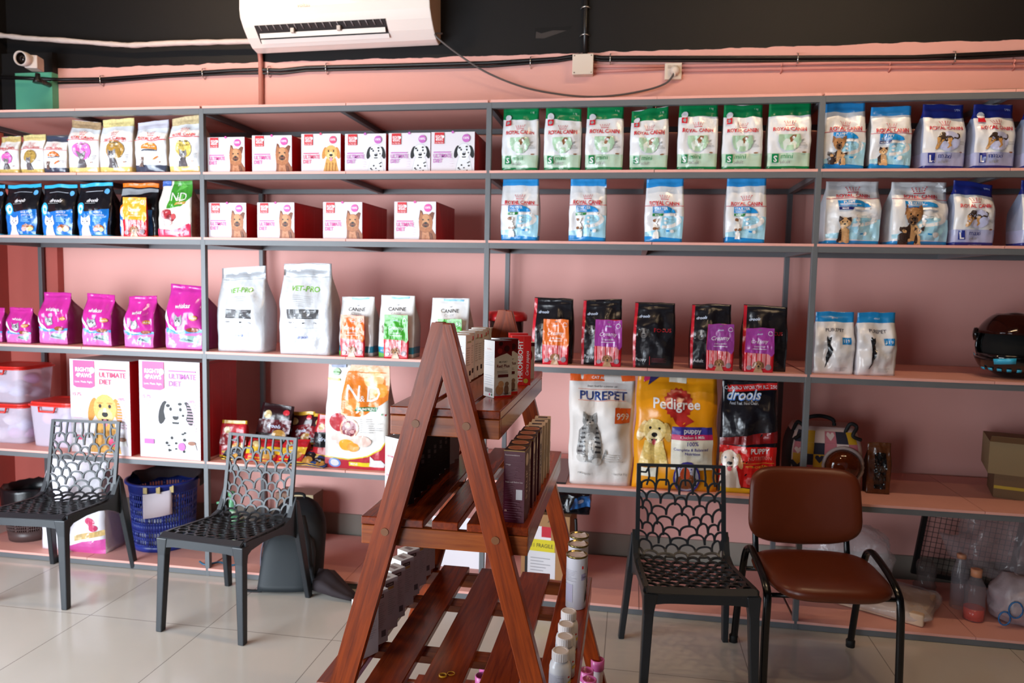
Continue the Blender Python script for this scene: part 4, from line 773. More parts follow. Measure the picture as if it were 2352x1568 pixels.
# pile of treat packets
PK = random.Random(5)
def treat(i, x, y, z, W, H, c1, c2, rx, ry, rz, lb):
    C1, C2 = film(c1), film(c2); sh = BLK if c2 != '#17151a' else film('#e0b63a')
    ops = [('p', [(-.5, .30), (.5, .36), (.5, .68), (-.5, .62)], C2), ('e', .2, .30, .2, .16, film('#b8873f')), ('e', -.25, .75, .12, .12, film('#c9b07a')), ('t', 'drools', 0, .5, .09, .6, film('#cfd8ec'), .04, .3), ('e', .3, .84, .1, .08, film('#c8303a')), ('r', -.4, .1, .12, .17, film('#d9b02a'))]
    bag('treat_packet', lb, 'treat packet', 'heap of treat packets', x, y, z, W, H, .035, C1, bands=[(0, .06, film('#c79a2a')), (.92, 1.01, film('#c79a2a') if i % 3 == 0 else C1)], ops=ops, seed=200+i, wr=.006, full=.8, nu=10, nv=12, rot=(rx, ry, rz), L=.02)
tp = [(-1.43, .10, .0, .15, .20, '#b3202a', '#8f1820', -.15, 0, .05, 'red treat packet with gold top beside the left steel post'),
      (-1.42, .05, .0, .10, .10, '#17151a', '#4a5560', -.9, 0, -.1, 'small black treat packet low beside the left steel post'),
      (-1.27, .22, .04, .19, .24, '#2a1215', '#5a1c22', -.25, .12, .1, 'dark brown treat packet standing tallest at the left of the heap'),
      (-1.12, .30, .02, .17, .21, '#3a1518', '#741c22', -.2, -.1, -.1, 'dark red treat packet leaning at the back of the heap centre'),
      (-1.24, .06, .0, .18, .14, '#b81f28', '#d9b02a', -.75, .1, .25, 'red and yellow treat packet lying at the front left of the heap'),
      (-1.08, .06, .0, .17, .15, '#c4252c', '#e0b63a', -.7, -.1, -.2, 'bright red treat packet lying at the front centre of the heap'),
      (-.98, .26, .03, .17, .20, '#30161a', '#8a2028', -.3, .1, .1, 'brown treat packet leaning right of the heap centre'),
      (-1.00, .03, .0, .15, .12, '#20284a', '#17151a', -.95, 0, .1, 'dark blue treat packet lying flat in front of the heap'),
      (-.895, .10, .0, .155, .255, '#b3222a', '#17151a', -.1, .08, -.12, 'tall red and black treat packet standing right of the heap'),
      (-.80, .16, .0, .14, .20, '#1c2a4c', '#2f66b0', -.15, -.12, .1, 'blue and black treat packet at the right end of the heap'),
      (-.785, .05, .0, .13, .15, '#1b2140', '#c56a2a', -.2, .05, .15, 'small navy treat packet with orange dot in front of the pumpkin bag'),
      (-.92, .02, .0, .13, .10, '#2a4a86', '#17151a', -1.1, 0, -.3, 'blue treat packet lying flat near the front edge')]
for i, a in enumerate(tp): treat(i, a[0], a[1], zR4+.004+a[2], *a[3:])
# helmet
def make_helmet():
    o = empty('motorcycle_helmet', (2.505, .24, zR3), R(-30)); o.scale = (1.2, 1.2, 1.1); K = mat('helmet_black', '#0d0c0e', .12, spec=.6, coat=.6); BL = mat('helmet_blue', '#35a8cc', .25)
    def sh(a, b, k=1, off=0):
        # a: azimuth (0 = front, -Y), b: elevation
        r = .135*k+off; x = math.sin(a)*math.cos(b)*r*.92; y = -math.cos(a)*math.cos(b)*r*1.2; z = math.sin(b)*r*1.05+.135
        if b < 0: x *= 1-.10*b*b; z = max(z, .004)
        return Vector((x, y, z))
    mb = MB(); G = []
    for j in range(15):
        b = -1.25+j*(math.pi/2+1.25)/14; G.append([sh(-math.pi+2*math.pi*i/36, b) for i in range(37)])
    n = mb.add([p for r in G for p in r])
    for j in range(14):
        for i in range(36):
            b = -1.25+(j+.5)*(math.pi/2+1.25)/14; a = -math.pi+2*math.pi*(i+.5)/36
            if abs(a) < 1.25 and -.25 < b < .75: continue
            q = n+j*37+i; mb.face((q, q+1, q+38, q+37), K, True)
    mb.build('shell', o, solid=.008)
    mb = MB(); mb.grid([[sh(-1.1+2.2*i/16, -.35+1.0*j/8, .88) for i in range(17)] for j in range(9)], mat('helmet_lining', '#060606', .95)); mb.build('lining', o)
    mb = MB(); mb.grid([[sh(-1.45+2.9*i/20, .35+.75*j/8, 1.03, .006) for i in range(21)] for j in range(9)], mat('helmet_visor', '#2c0f0b', .08, trans=.35, ior=1.3, spec=.7)); mb.build('visor', o, solid=.003)
    mb = MB(); mb.grid([[sh(-1.3+2.6*i/20, -.62+.32*j/5, 1.0, .022*math.cos((-1.3+2.6*i/20))+.004) for i in range(21)] for j in range(6)], K); mb.build('chin_bar', o, solid=.012)
    for a in (-.75, -.5, -.25, 0, .25): 
        mb = MB(); mb.grid([[sh(a+.12*i, -.6+.07*j, 1.0, .034) for i in range(2)] for j in range(2)], BL); mb.build('vent', o, solid=.002)
    mb = MB(); mb.grid([[sh(-.3+.5*i/4, -.42+.14*j+.05*i/4, 1.0, .033) for i in range(5)] for j in range(2)], BL); mb.build('stripe', o, solid=.002); mb = MB(); mb.grid([[sh(-1.35+.3*i/3, -.36+.12*j-.04*i, 1.0, .012) for i in range(4)] for j in range(2)], BL); mb.build('stripe', o, solid=.002)
    for a in (-1.4, 1.4): mb = MB(); mb.lathe([(.03, 0), (.028, .012), (.01, .016)], K, n=16); p = sh(a, .3, 1.0, .004); mb.build('hinge', o, p, (R(90), 0, a+math.pi)).rotation_euler = (R(90), 0, a)
    tag(o, 'black and blue motorcycle helmet with raised dark visor on the right end of the shelf', 'helmet')
make_helmet()
# red lidded jar behind the wooden rack
o = empty('lidded_container', (.085, .12, zR3)); mb = MB(); mb.lathe([(.075, 0), (.085, .06), (.088, .21), (.085, .215)], mat('smoky_plastic', '#2a1412', .15, spec=.6)); mb.build('jar', o)
mb = MB(); mb.lathe([(.105, .205), (.108, .215), (.106, .235), (.09, .25), (.02, .258)], mat('red_plastic', '#a8181c', .3)); mb.build('lid', o)
mb = MB(); mb.box(-.092, -.08, -.02, .02, .08, .20, mat('red_plastic', '#a8181c')); mb.build('clip', o)
tag(o, 'dark container with a wide red lid behind the wooden rack top', 'container')
# storage tubs
CL = mat('clear_tub', '#e6dcec', .25, alpha=.34); RL = mat('red_lid', '#d22a22', .35); 
def tub(x, y, z, W, D, H, lab, seed, rz=0):
    o = empty('storage_tub', (x, y, z), rz); rr = [];
    for t in (0, .04, .5, .86, .93): k = .86+.12*t; rr.append([(p[0]*k, p[1]*k, H*t) for p in srect(W/2, D/2, 6, 36)])
    mb = MB(); ns = [mb.add(r) for r in rr]; mb.face([ns[0]+i for i in reversed(range(36))], CL)
    for a, b in zip(ns, ns[1:]):
        for i in range(36): mb.face((a+i, a+(i+1) % 36, b+(i+1) % 36, b+i), CL, True)
    mb.build('tub', o, solid=.003)
    mb = MB(); mb.loft([[(p[0]*k, p[1]*k, h) for p in srect(W/2, D/2, 6, 36)] for k, h in ((1.03, H*.90), (1.04, H*.905), (1.04, H*.935), (.97, H*.945), (.95, H*.99), (.6, H), (.58, H*.99), (.3, H*.985))], RL, smooth=False); mb.build('lid', o, bevel=.002)
    for s_ in (-1, 1):
        mb = MB(); mb.box(-.05, .05, s_*D*.5-.004-.01, s_*D*.5-.004+.02 if s_ < 0 else s_*D*.5+.016, H*.78, H*.90, RL) if s_ > 0 else mb.tube([(-.055, -D*.5-.01, H*.9), (-.05, -D*.5-.014, H*.80), (.05, -D*.5-.014, H*.80), (.055, -D*.5-.01, H*.9)], .006, RL); mb.build('handle', o)
    r = random.Random(seed); mb = MB(); cols = ['#d9cfe6', '#e6dfe8', '#c98fc4', '#b7c3ea', '#efe3ea']
    for k in range(9):
        c = Vector((r.uniform(-W*.26, W*.26), r.uniform(-D*.22, D*.22), H*r.uniform(.16, .62))); m = mat('packet_'+cols[k % 5], cols[k % 5], .5); s0 = min(W, D)*.18
        rg = [[c+Vector((s0*math.cos(q)*math.sin(p)*r.uniform(.75, 1.2), s0*math.sin(q)*math.sin(p)*r.uniform(.75, 1.2), H*.16*math.cos(p))) for q in [2*math.pi*i/10 for i in range(10)]] for p in (.15, .7, 1.3, 1.9, 2.5, 3.0)]
        mb.loft(rg, m)
    ob = mb.build('wrapped_contents', o); ob['kind'] = 'stuff'
    tag(o, lab, 'storage tub', 'clear tubs with red lids'); return o
tub(-2.885, .25, zR4, .33, .30, .235, 'clear plastic tub with red lid, lower of the two stacked at the far left', 1, 0)
tub(-2.90, .25, zR4+.237, .31, .28, .215, 'clear plastic tub with red lid stacked on top at the far left', 2, 0)
tub(-2.535, .20, zR4, .315, .25, .262, 'clear plastic tub with red lid standing left of the golden retriever box', 3, -.05)
# patterned pet carrier backpack
def make_carrier():
    o = empty('pet_carrier_bag', (1.68, .19, zR4), R(-4)); W, D, H = .36, .27, .31; BK = mat('carrier_black', '#0b0a0c', .7); CRm = mat('carrier_cream', '#c4a9a2', .6)
    rr = []
    for j in range(11):
        t = j/10; k = 1 if t < .55 else (1-((t-.55)/.45)**2*.22); rr.append([(p[0]*k, p[1]*(1 if t < .6 else 1-((t-.6)/.4)**2*.35)+D/2, H*t) for p in srect(W/2, D/2, 5, 40)])
    mb = MB(); mb.loft(rr, CRm)
    for i, f in enumerate(mb.f):
        c = sum((Vector(mb.v[q]) for q in f), Vector())/len(f)
        if c.x < -W*.42: mb.m[i] = mb.mi(BK)
    mb.build('body', o)
    def S(X, Z):
        t = max(0, min(1, Z/H)); k = 1 if t < .55 else (1-((t-.55)/.45)**2*.22); yk = 1 if t < .6 else 1-((t-.6)/.4)**2*.35
        u = min(.999, abs(X)/(W/2)); return Vector((X*k, D/2-D/2*yk*(1-u**5)**.2, Z)), Vector((0, -1, .15 if t > .6 else 0)).normalized()
    Y, N, Pk, Wc = [mat('carrier_'+h, h, .6) for h in ('#b98a12', '#1c1a2c', '#b0606a', '#c9b0aa')]
    cells = [[Pk, N, Wc, Y, Pk, Wc], [Wc, Pk, Y, Pk, Wc, Pk], [Y, N, Y, Pk, Wc, Y], [Pk, Y, N, Pk, Wc, Pk], [N, Y, Wc, Pk, N, Y]]
    ops = []; xs = [-.42, -.30, -.16, -.02, .14, .30, .42]
    for r in range(5):
        for c in range(6): ops.append(('r', xs[c], xs[c+1]-.001, .04+r*.18, .04+(r+1)*.18-.002, cells[r][c]))
    heart = [(0, -.09), (.1, .03), (.08, .09), (.03, .09), (0, .05), (-.03, .09), (-.08, .09), (-.1, .03)]
    bfly = [(0, .03), (.06, .09), (.1, .06), (.06, 0), (.08, -.06), (.03, -.07), (0, -.02), (-.03, -.07), (-.08, -.06), (-.06, 0), (-.1, .06), (-.06, .09)]
    for x, z, sh, m, s_ in ((.2, .62, heart, N, .9), (.28, .50, heart, N, .9), (.36, .36, bfly, N, 1), (-.36, .36, bfly, N, 1), (.06, .86, heart, Wc, .6), (.24, .82, bfly, N, .5), (-.36, .62, heart, Wc, .5), (-.08, .5, heart, N, .6)): ops.append(('i', [('p', [(p[0]*s_, p[1]*s_) for p in sh], m)], x, z, 1))
    mb = MB(); drape(mb, ops, W, H, S, L=.02, base=.001, step=.00008); mb.build('printed_panel', o)
    mb = MB(); A = []
    for j in range(7):
        p = j/6*math.pi/2; A.append([(math.cos(a)*.082*math.cos(p), -.062*math.sin(p), math.sin(a)*.082*math.cos(p)) for a in [2*math.pi*i/28 for i in range(28)]])
    mb.loft(A, mat('amber_dome', '#6a2c10', .06, trans=.5, spec=.7), cap=False); mb.build('dome_window', o, (.08, -.002, .13))
    mb = MB(); mb.tube([(.09*math.cos(a), 0, .09*math.sin(a)) for a in [2*math.pi*i/28 for i in range(28)]], .009, mat('dome_ring', '#9d8a86', .4), closed=True); mb.build('dome_ring', o, (.08, -.004, .13))
    mb = MB(); mb.tube(smooth_pts([(-.09, .1, H-.005), (-.08, .1, H+.03), (-.02, .1, H+.045), (.04, .1, H+.03), (.05, .1, H-.005)]), .010, BK); mb.build('handle', o)
    mb = MB(); mb.tube(smooth_pts([(.09, .04, H-.02), (.11, .03, H+.025), (.14, .03, H+.01), (.12, .01, H-.03), (.16, .02, H-.05)]), .009, BK); mb.tube(smooth_pts([(-.15, .06, H-.03), (-.13, .04, H+.02), (-.10, .02, H-.02), (-.15, 0, H-.06)]), .009, BK); mb.build('strap', o)
    tag(o, 'colourful patchwork pet carrier bag with a round amber window behind the brown chair', 'pet carrier')
make_carrier()
bag('kraft_pouch', 'dark brown pouch with black window right of the patchwork pet carrier', 'pouch', None, 1.93, .19, zR4, .11, .25, .07, film('#5a3018'), bands=[], ops=[('r', -.2, .3, .1, .8, film('#120d0c', .15)), ('e', .05, .5, .2, .14, film('#4a3a30')), ('e', 0, .3, .25, .2, film('#2b211c'))], seed=300, wr=.006, side=film('#4a2814'))
CB = mat('cardboard', '#6f5438', .75, var=.08, vscale=10)
o = empty('cardboard_box', (2.62, .22, zR4), R(-18))
mb = MB(); mb.box(-.15, .15, 0, .25, 0, .12, CB); mb.build('carton_body', o)
mb = MB(); mb.box(-.149, .149, -.001, 0.0, .045, .06, mat('yellow_tape', '#b3962c', .4)); mb.build('tape', o)
tag(o, 'low brown cardboard box with yellow tape at the right end of the fourth shelf', 'cardboard box')
o = empty('cardboard_box', (2.62, .19, zR4+.1215), R(-18)); mb = MB(); mb.box(-.19, .19, 0, .30, 0, .155, mat('cardboard_light', '#8a7250', .75, var=.06)); mb.build('carton_body', o)
mb = MB(); n = mb.add([(-.19, .0, .156), (.19, .0, .156), (.19, -.05, .19), (-.19, -.05, .19)]); mb.face((n, n+1, n+2, n+3), CB); mb.build('flap', o, solid=.003)
tag(o, 'open light cardboard box stacked on the taped box at the right edge', 'cardboard box')
# dark tabletop board lying on the fourth shelf under the white sack
mb = MB(); mb.box(.03, .42, .004, .50, 0, .010, mat('dark_laminate', '#241a19', .3, spec=.6))
tag(mb.build('laminate_board', None, (0, 0, zR4)), 'dark laminate board on the fourth shelf left of the white cat food sack', 'board')

# ------------------------------------------------------------------ bottom shelf and floor things
def basket_wall(mb, m, r0, r1, z0, z1, n, rows, hole=.55, gaps=()):
    """round wall with rows of square holes"""
    for k in range(rows):
        za = z0+(z1-z0)*k/rows; zb = z0+(z1-z0)*(k+1)/rows; h = (zb-za)*(1-hole)/2
        def P(i, z): t = (z-z0)/(z1-z0); r = r0+(r1-r0)*t; a = 2*math.pi*i/n; return (r*math.cos(a), r*math.sin(a), z)
        if k in gaps:
            for i in range(n): q = mb.add([P(i, za), P(i+1, za), P(i+1, zb), P(i, zb)]); mb.face((q, q+1, q+2, q+3), m, True)
            continue
        for i in range(n):
            for (a, b, c, d) in ((i, i+1, za, za+h), (i, i+1, zb-h, zb)): q = mb.add([P(a, c), P(b, c), P(b, d), P(a, d)]); mb.face((q, q+1, q+2, q+3), m, True)
            e = 1 if i % 6 == 0 else .38; q = mb.add([P(i, za+h), P(i+e, za+h), P(i+e, zb-h), P(i, zb-h)]); mb.face((q, q+1, q+2, q+3), m, True)
o = empty('waste_bin', (-2.82, .235, zR5)); BB = mat('bin_brown', '#4a3836', .4)
mb = MB(); mb.lathe([(.02, .004), (.118, .002), (.125, .06)], BB); basket_wall(mb, BB, .125, .138, .06, .15, 72, 5, .6); mb.lathe([(.138, .15), (.148, .27)], BB, cap=False); mb.build('bin_body', o, solid=.003)
mb = MB(); r_ = random.Random(3); mb.loft([[((.152+r_.uniform(-.004, .006))*math.cos(a), (.152+r_.uniform(-.004, .006))*math.sin(a), z+r_.uniform(-.006, .006)) for a in [2*math.pi*i/40 for i in range(40)]] for z in (.215, .26, .30, .32)]+[[(.14*math.cos(a), .14*math.sin(a), z) for a in [2*math.pi*i/40 for i in range(40)]] for z in (.318, .24)], mat('bin_liner', '#121114', .25, bump=.5, bscale=30), cap=False); mb.build('bin_liner', o)
tag(o, 'brown waste bin with a black liner on the bottom shelf at the far left', 'waste bin')
o = empty('laundry_basket', (-1.985, .30, zR5)); BU = mat('basket_blue', '#1f2f7c', .3, spec=.5)
mb = MB(); mb.lathe([(.02, .003), (.165, .002), (.168, .035)], BU, n=72); basket_wall(mb, BU, .168, .182, .035, .34, 72, 7, .62, gaps=(2,)); mb.lathe([(.184, .34), (.190, .385), (.205, .392), (.205, .40), (.188, .40)], BU, n=72, cap=False); mb.build('basket_body', o, solid=.003)
mb = MB(); r_ = random.Random(8)
G = [[(r*math.cos(a)+.02, r*math.sin(a), z+.02*noise.noise(Vector((a*2, r*9, 1)))) for a in [2*math.pi*i/36 for i in range(37)]] for r, z in ((.212, .36), (.214, .40), (.20, .425), (.17, .40), (.15, .36))]
mb.grid([[p for p in row[0:20]] for row in G], mat('dark_cloth', '#2a2024', .8)); mb.build('cloth_liner', o)
mb = MB(); mb.loft([[(r*math.cos(a), r*math.sin(a), z+.03*noise.noise(Vector((a*3, z*20, 4)))) for a in [2*math.pi*i/24 for i in range(24)]] for r, z in ((.15, .03), (.155, .14), (.15, .20), (.10, .25), (.01, .26))], mat('poly_bag_contents', '#a9aabf', .3, bump=.6, bscale=25, bdist=.01)); ob = mb.build('wrapped_contents', o); ob['kind'] = 'stuff'
mb = MB(); pw = mat('note_paper', '#d9ccd4', .6); A = [(math.radians(a)) for a in range(-88, -38, 5)]
mb.grid([[(.199*math.cos(a), .199*math.sin(a), z+.028*(a+1.1)) for a in A] for z in (.22, .29, .36)], pw); mb.build('paper_note', o, solid=.0006)
mb = MB()
for a in (-1.45, -1.1, -.75): mb.box(.2*math.cos(a)-.012, .2*math.cos(a)+.012, .2*math.sin(a)-.004, .2*math.sin(a)-.001, .355, .395, mat('tape_tan', '#b09a66', .4))
mb.build('tape', o)
tag(o, 'round blue laundry basket with a taped paper note between the two left chairs', 'basket')
def d_white():
    Pm = film('#c94f9a'); ops = [('p', [(.0, .0), (.5, .0), (.5, .16), (.2, .13), (.0, .08)], Pm), ('p', [(.1, .14), (.5, .2), (.5, .26), (.1, .2)], film('#c9a86a')), ('e', .3, .34, .09, .06, film('#c9406a')), ('e', .36, .28, .06, .05, film('#c9406a'))]
    return dict(base=mat('sack_white', '#e6e2ea', .4, bump=.5, bscale=20, bdist=.005), bands=[], ops=ops, side=film('#d9c9c2'))
bag('pet_food_sack', 'large white sack with pink base behind the leftmost chair', 'sack', None, -2.40, .06, zR5, .40, .545, .18, seed=310, **d_white(), wr=.02, pillow=.02, full=.7, wave=.07, taper=(.98, .92), tilt=-.03, L=.02)
# green sprayer
o = empty('spray_bottle', (-1.62, .42, zR5)); GP = mat('spray_green', '#6fb585', .25, trans=.2)
mb = MB(); mb.lathe([(.05, 0), (.072, .01), (.075, .11), (.06, .15), (.03, .17), (.022, .19)], mat('spray_white', '#cfe3c9', .3)); mb.build('bottle', o)
mb = MB(); mb.lathe([(.076, .04), (.077, .10), (.070, .13), (.045, .165)], GP, n=24, cap=False); mb.build('green_sleeve', o, solid=.002)
mb = MB(); mb.lathe([(.03, .19), (.03, .22), (.015, .235), (.013, .27), (.022, .28), (.02, .30), (.004, .305)], GP); mb.tube([(0, 0, .24), (-.04, -.03, .245), (-.07, -.05, .24)], .007, GP); mb.build('pump', o)
tag(o, 'green and white pump spray bottle behind the left steel post', 'spray bottle')
mb = MB(); mb.tube(smooth_pts([(-1.60, .05, zR5+.012), (-1.55, .03, zR5+.006), (-1.50, .08, zR5+.006), (-1.42, .05, zR5+.006), (-1.36, .10, zR5+.006)]), .005, mat('hose_blue', '#2a5f7a', .35)); 
tag(mb.build('thin_hose'), 'thin blue hose lying on the bottom shelf behind the second chair', 'hose')
mb = MB(); mb.tube(smooth_pts([(-2.20, .30, zR5+.006), (-2.12, .42, zR5+.006), (-2.05, .56, zR5+.006), (-1.95, .62, zR5+.006)]), .004, PIPE); tag(mb.build('black_cable'), 'thin black cable on the bottom shelf left of the blue basket', 'cable')
carton('cardboard_box', 'small beige and brown box on the bottom shelf behind the second chair', 'cardboard box', None, -1.24, .46, zR5, .24, .30, .14, paper('#7a5a48'), F=[('r', .0, .5, .4, 1, paper('#b3a27c')), ('r', -.5, 0, .1, .5, paper('#4a3a3c'))], side=paper('#6a5040'))
# backpack on the floor
def make_backpack():
    o = empty('backpack', (-1.03, -.02, 0), R(12)); K = mat('backpack_fabric', '#15161a', .75, bump=.4, bscale=90, bdist=.002); K2 = mat('backpack_panel', '#1c2226', .6)
    def ring(t, g=0):
        w = .165*(1-.06*t)*(1 if t < .6 else math.sqrt(max(.02, 1-((t-.6)/.42)**2)))+g; d = .10*(1-.25*t)*(1 if t < .7 else math.sqrt(max(.03, 1-((t-.7)/.31)**2)))+g
        return [(p[0]+.01*t, p[1]+.17*t, .005+.42*t) for p in srect(w, d, 3, 32)]
    mb = MB(); mb.loft([ring(t) for t in (0, .03, .1, .2, .35, .5, .62, .74, .84, .92, .97, 1)], K); mb.build('main_body', o)
    mb = MB(); mb.loft([[(p[0]*.86-.005, p[1]*.5-.085+.10*p[2], p[2]*.66+.015) for p in ring(t)] for t in (0, .1, .3, .6, .8, .92, 1)], K2); mb.build('front_pocket', o)
    mb = MB(); mb.tube(smooth_pts([(.06, .02, .37), (.10, -.06, .29), (.13, -.11, .16), (.15, -.09, .03)]), .016, K, 8, flat=.4); mb.build('shoulder_strap', o)
    mb = MB(); mb.tube(smooth_pts([(-.12, -.10, .012), (-.18, -.10, .012), (-.24, -.08, .012)]), .012, K, 8, flat=.5); mb.build('strap', o)
    mb = MB(); mb.tube(smooth_pts([(-.04, .16, .415), (-.03, .165, .445), (.03, .165, .445), (.04, .16, .415)]), .008, K); mb.build('handle', o)
    mb = MB(); mb.tube(smooth_pts([(-.152, .0, .04), (-.158, .03, .18), (-.12, .10, .33), (-.04, .13, .41)]), .004, mat('piping_grey', '#5b5663', .5)); mb.build('piping', o)
    tag(o, 'black backpack slumped on the floor behind the second lattice chair', 'backpack')
make_backpack()
mb = MB(); rg = []
for t, w, h in ((0, .085, .10), (.25, .09, .11), (.5, .075, .075), (.75, .05, .045), (1, .028, .028)):
    rg.append([(-.86+.25*t, -.04-.10*t+w*math.cos(a), .002+h*(.5+.5*math.sin(a))*(1+.12*math.sin(5*a))) for a in [2*math.pi*i/16 for i in range(16)]])
mb.loft(rg, mat('dark_cloth', '#2a2024', .8)); tag(mb.build('cloth_bag'), 'dark cloth bag trailing on the floor beside the black backpack', 'bag')
mb = MB(); mb.tube(smooth_pts([(-.62, -.13, .03), (-.60, -.19, .012), (-.55, -.25, .006), (-.50, -.28, .006)]), .005, mat('cable_blue_grey', '#4a5560', .4)); tag(mb.build('loose_cable'), 'blue grey cable end on the floor left of the wooden rack', 'cable')
# shipping carton
carton('shipping_box', 'brown shipping carton with labels on the bottom shelf behind the wooden rack', 'cardboard box', None, .30, .22, zR5, .26, .36, .22, mat('cardboard_tan', '#a5784c', .7), F=[('r', -.28, .12, .62, .82, paper('#e6dfe2')), ('r', -.08, .12, .66, .82, paper('#c32a3a')), ('r', -.32, .2, .44, .62, paper('#d9c92a')), ('t', '11 FRAGILE', -.06, .53, .06, .45, paper('#3a3020'), .02), ('r', -.36, .22, .04, .44, paper('#d9d9dc')), ('r', -.42, -.36, .02, .46, paper('#1c1a1c')), ('t', 'A8', .1, .91, .05, .2, paper('#3a2a1c'), .02)]+lines(-.3, .15, .08, .36, 6, paper('#8a8a90'), .2), side=mat('cardboard_tan', '#a5784c'), yaw=-.1)
bag('plastic_bag', 'crumpled black and blue plastic bag on top of the shipping carton', 'plastic bag', None, .40, .26, zR5+.361, .26, .13, .16, film('#0f0f14', .15), bands=[], ops=[('p', [(.1, .2), (.5, .3), (.5, .8), (.2, .7)], film('#2a5f9a')), ('e', .3, .5, .06, .04, WHT)], seed=320, wr=.03, pillow=.02, full=.8, wave=.1)
mb = MB(); mb.tube(smooth_pts([(.46, .20, .40), (.465, .195, .33), (.46, .20, .25)]), .008, PIPE); tag(mb.build('bag_strap'), 'short black strap hanging in front of the shipping carton', 'strap')
mb = MB(); mb.box(-.16, .16, 0, .012, 0, .27, mat('foam_white', '#e3dfe4', .5)); tag(mb.build('foam_sheet', None, (-.20, .30, zR5), (R(-14), 0, 0)), 'white foam sheet leaning on the bottom shelf behind the wooden rack', 'foam sheet')
# wrapped package, grille, bottle, bag at lower right
def crumple(name, label, cat, loc, dims, m, seed, amp=.02, rot=(0, 0, 0), n=3, kind=None, parent=None):
    mb = MB(); W, D, H = dims; rg = []
    for j in range(15):
        p = math.pi*(j+.25)/14.5; pz = -math.cos(p); s0 = max(.06, abs(math.sin(p)))**.5
        row = []
        for q in srect(W/2*s0, D/2*s0, n, 40):
            v = Vector((q[0], q[1], H/2+pz*H/2)); a = amp*(noise.noise(v*9+Vector((seed, 0, 0)))*1.3+noise.noise(v*22+Vector((0, seed, 0)))*.6)
            k = 1+a/max(.05, min(W, D)/2); row.append((v.x*k, v.y*k, max(0.0005, v.z+a*(1 if j > 4 else 0))))
        rg.append(row)
    mb.loft(rg, m); o = mb.build(name, parent, loc, rot)
    if label: tag(o, label, cat)
    return o
PW = mat('poly_wrap', '#a8958f', .18, spec=.8, bump=.9, bscale=14, bdist=.012)
o = empty('wrapped_package', (1.96, .33, zR5), R(-30)); mb = MB(); mb.box(-.28, .28, -.17, .17, .002, .06, mat('package_cream', '#c9ae94', .6)); mb.build('inner_pack', o, bevel=.008)
crumple('plastic_wrap', None, None, (0, 0, 0), (.64, .40, .085), mat('clear_wrap', '#d9d0d0', .15, spec=.9, alpha=.38, bump=.9, bscale=16, bdist=.012), 5, .018, n=5, parent=o)
crumple('loose_wrap', None, None, (-.12, .06, .05), (.44, .34, .28), mat('clear_wrap', '#d9d0d0'), 8, .03, parent=o)
tag(o, 'flat package in shiny clear plastic wrap on the bottom shelf behind the brown chair', 'package')
o = empty('wire_grille', (2.50, .585, zR5), R(0)); fm = mat('grille_black', '#0f0d0e', .5); mb = MB(); mb.box(-.25, .25, 0, .02, 0, .02, fm); mb.box(-.25, .25, 0, .02, .43, .45, fm); mb.box(-.25, -.225, 0, .02, .02, .43, fm); mb.box(.225, .25, 0, .02, .02, .43, fm); mb.build('frame', o)
mb = MB()
for i in range(17): x = -.21+i*.0275; mb.tube([(x, .01, .02), (x, .01, .43)], .0016, fm, 5)
for i in range(14): z = .05+i*.0275; mb.tube([(-.225, .012, z), (.225, .012, z)], .0016, fm, 5)
mb.build('wire_mesh', o); o.rotation_euler = (0, R(7), 0); o.location.z = zR5+.032
tag(o, 'black framed wire grille leaning against the wall at the lower right', 'grille')
o = empty('drink_bottle', (2.40, .20, zR5)); GL = mat('pet_plastic', '#a9a2a8', .08, spec=.9, alpha=.13); mb = MB(); mb.lathe([(.03, .001), (.046, .004), (.048, .06), (.045, .10), (.048, .14), (.044, .17), (.025, .205), (.019, .215), (.019, .225)], GL, cap=False); mb.build('bottle', o, solid=.001)
mb = MB(); mb.lathe([(.03, .003), (.044, .006), (.045, .062)], mat('orange_drink', '#d83a0a', .15)); mb.build('drink', o)
mb = MB(); mb.lathe([(.024, .215), (.025, .25), (.02, .252)], mat('peach_cap', '#d0906c', .4)); mb.build('cap', o)
tag(o, 'clear bottle with orange drink left in it on the bottom shelf at the right', 'bottle')
o = empty('drink_bottle', (2.385, .33, zR5)); mb = MB(); mb.lathe([(.03, .001), (.04, .004), (.04, .19), (.018, .25), (.018, .26)], GL, cap=False); mb.build('bottle', o, solid=.001)
mb = MB(); mb.lathe([(.021, .255), (.022, .275), (.016, .278)], mat('peach_cap', '#d0906c')); mb.build('cap', o); tag(o, 'empty clear bottle standing just behind the bottle with orange drink', 'bottle')
o = empty('shopping_bag', (2.62, .22, zR5)); crumple('bag_body', None, None, (0, 0, 0), (.30, .24, .22), mat('bag_white_blue', '#a89aa0', .35, bump=.6, bscale=18, bdist=.01), 12, .03, parent=o)
mb = MB(); bm = mat('bag_blue', '#2a6aa8', .35)
for (x, z, r) in ((-.08, .10, .03), (.02, .06, .035), (.06, .13, .03), (-.12, .05, .025)): mb.tube([(x+r*math.cos(a), -.135+.3*abs(x), z+1.3*r*math.sin(a)) for a in [2*math.pi*i/14 for i in range(14)]], .004, bm, 5, closed=True)
mb.build('printed_rings', o); tag(o, 'white plastic shopping bag printed with blue loops at the lower right corner', 'plastic bag')
crumple('clear_plastic_bag', 'large clear crumpled plastic bag heaped above the shopping bag', 'plastic bag', (2.58, .36, zR5+.16), (.40, .26, .34), mat('clear_film', '#b9adb1', .12, spec=.9, alpha=.28, bump=.9, bscale=12, bdist=.012), 20, .05)
crumple('small_clear_bag', 'small dark clear bag on the bottom shelf beside the wire grille', 'plastic bag', (2.27, .46, zR5), (.10, .10, .17), mat('smoky_film', '#6a5f5c', .15, alpha=.4, bump=.6, bscale=20), 22, .02)
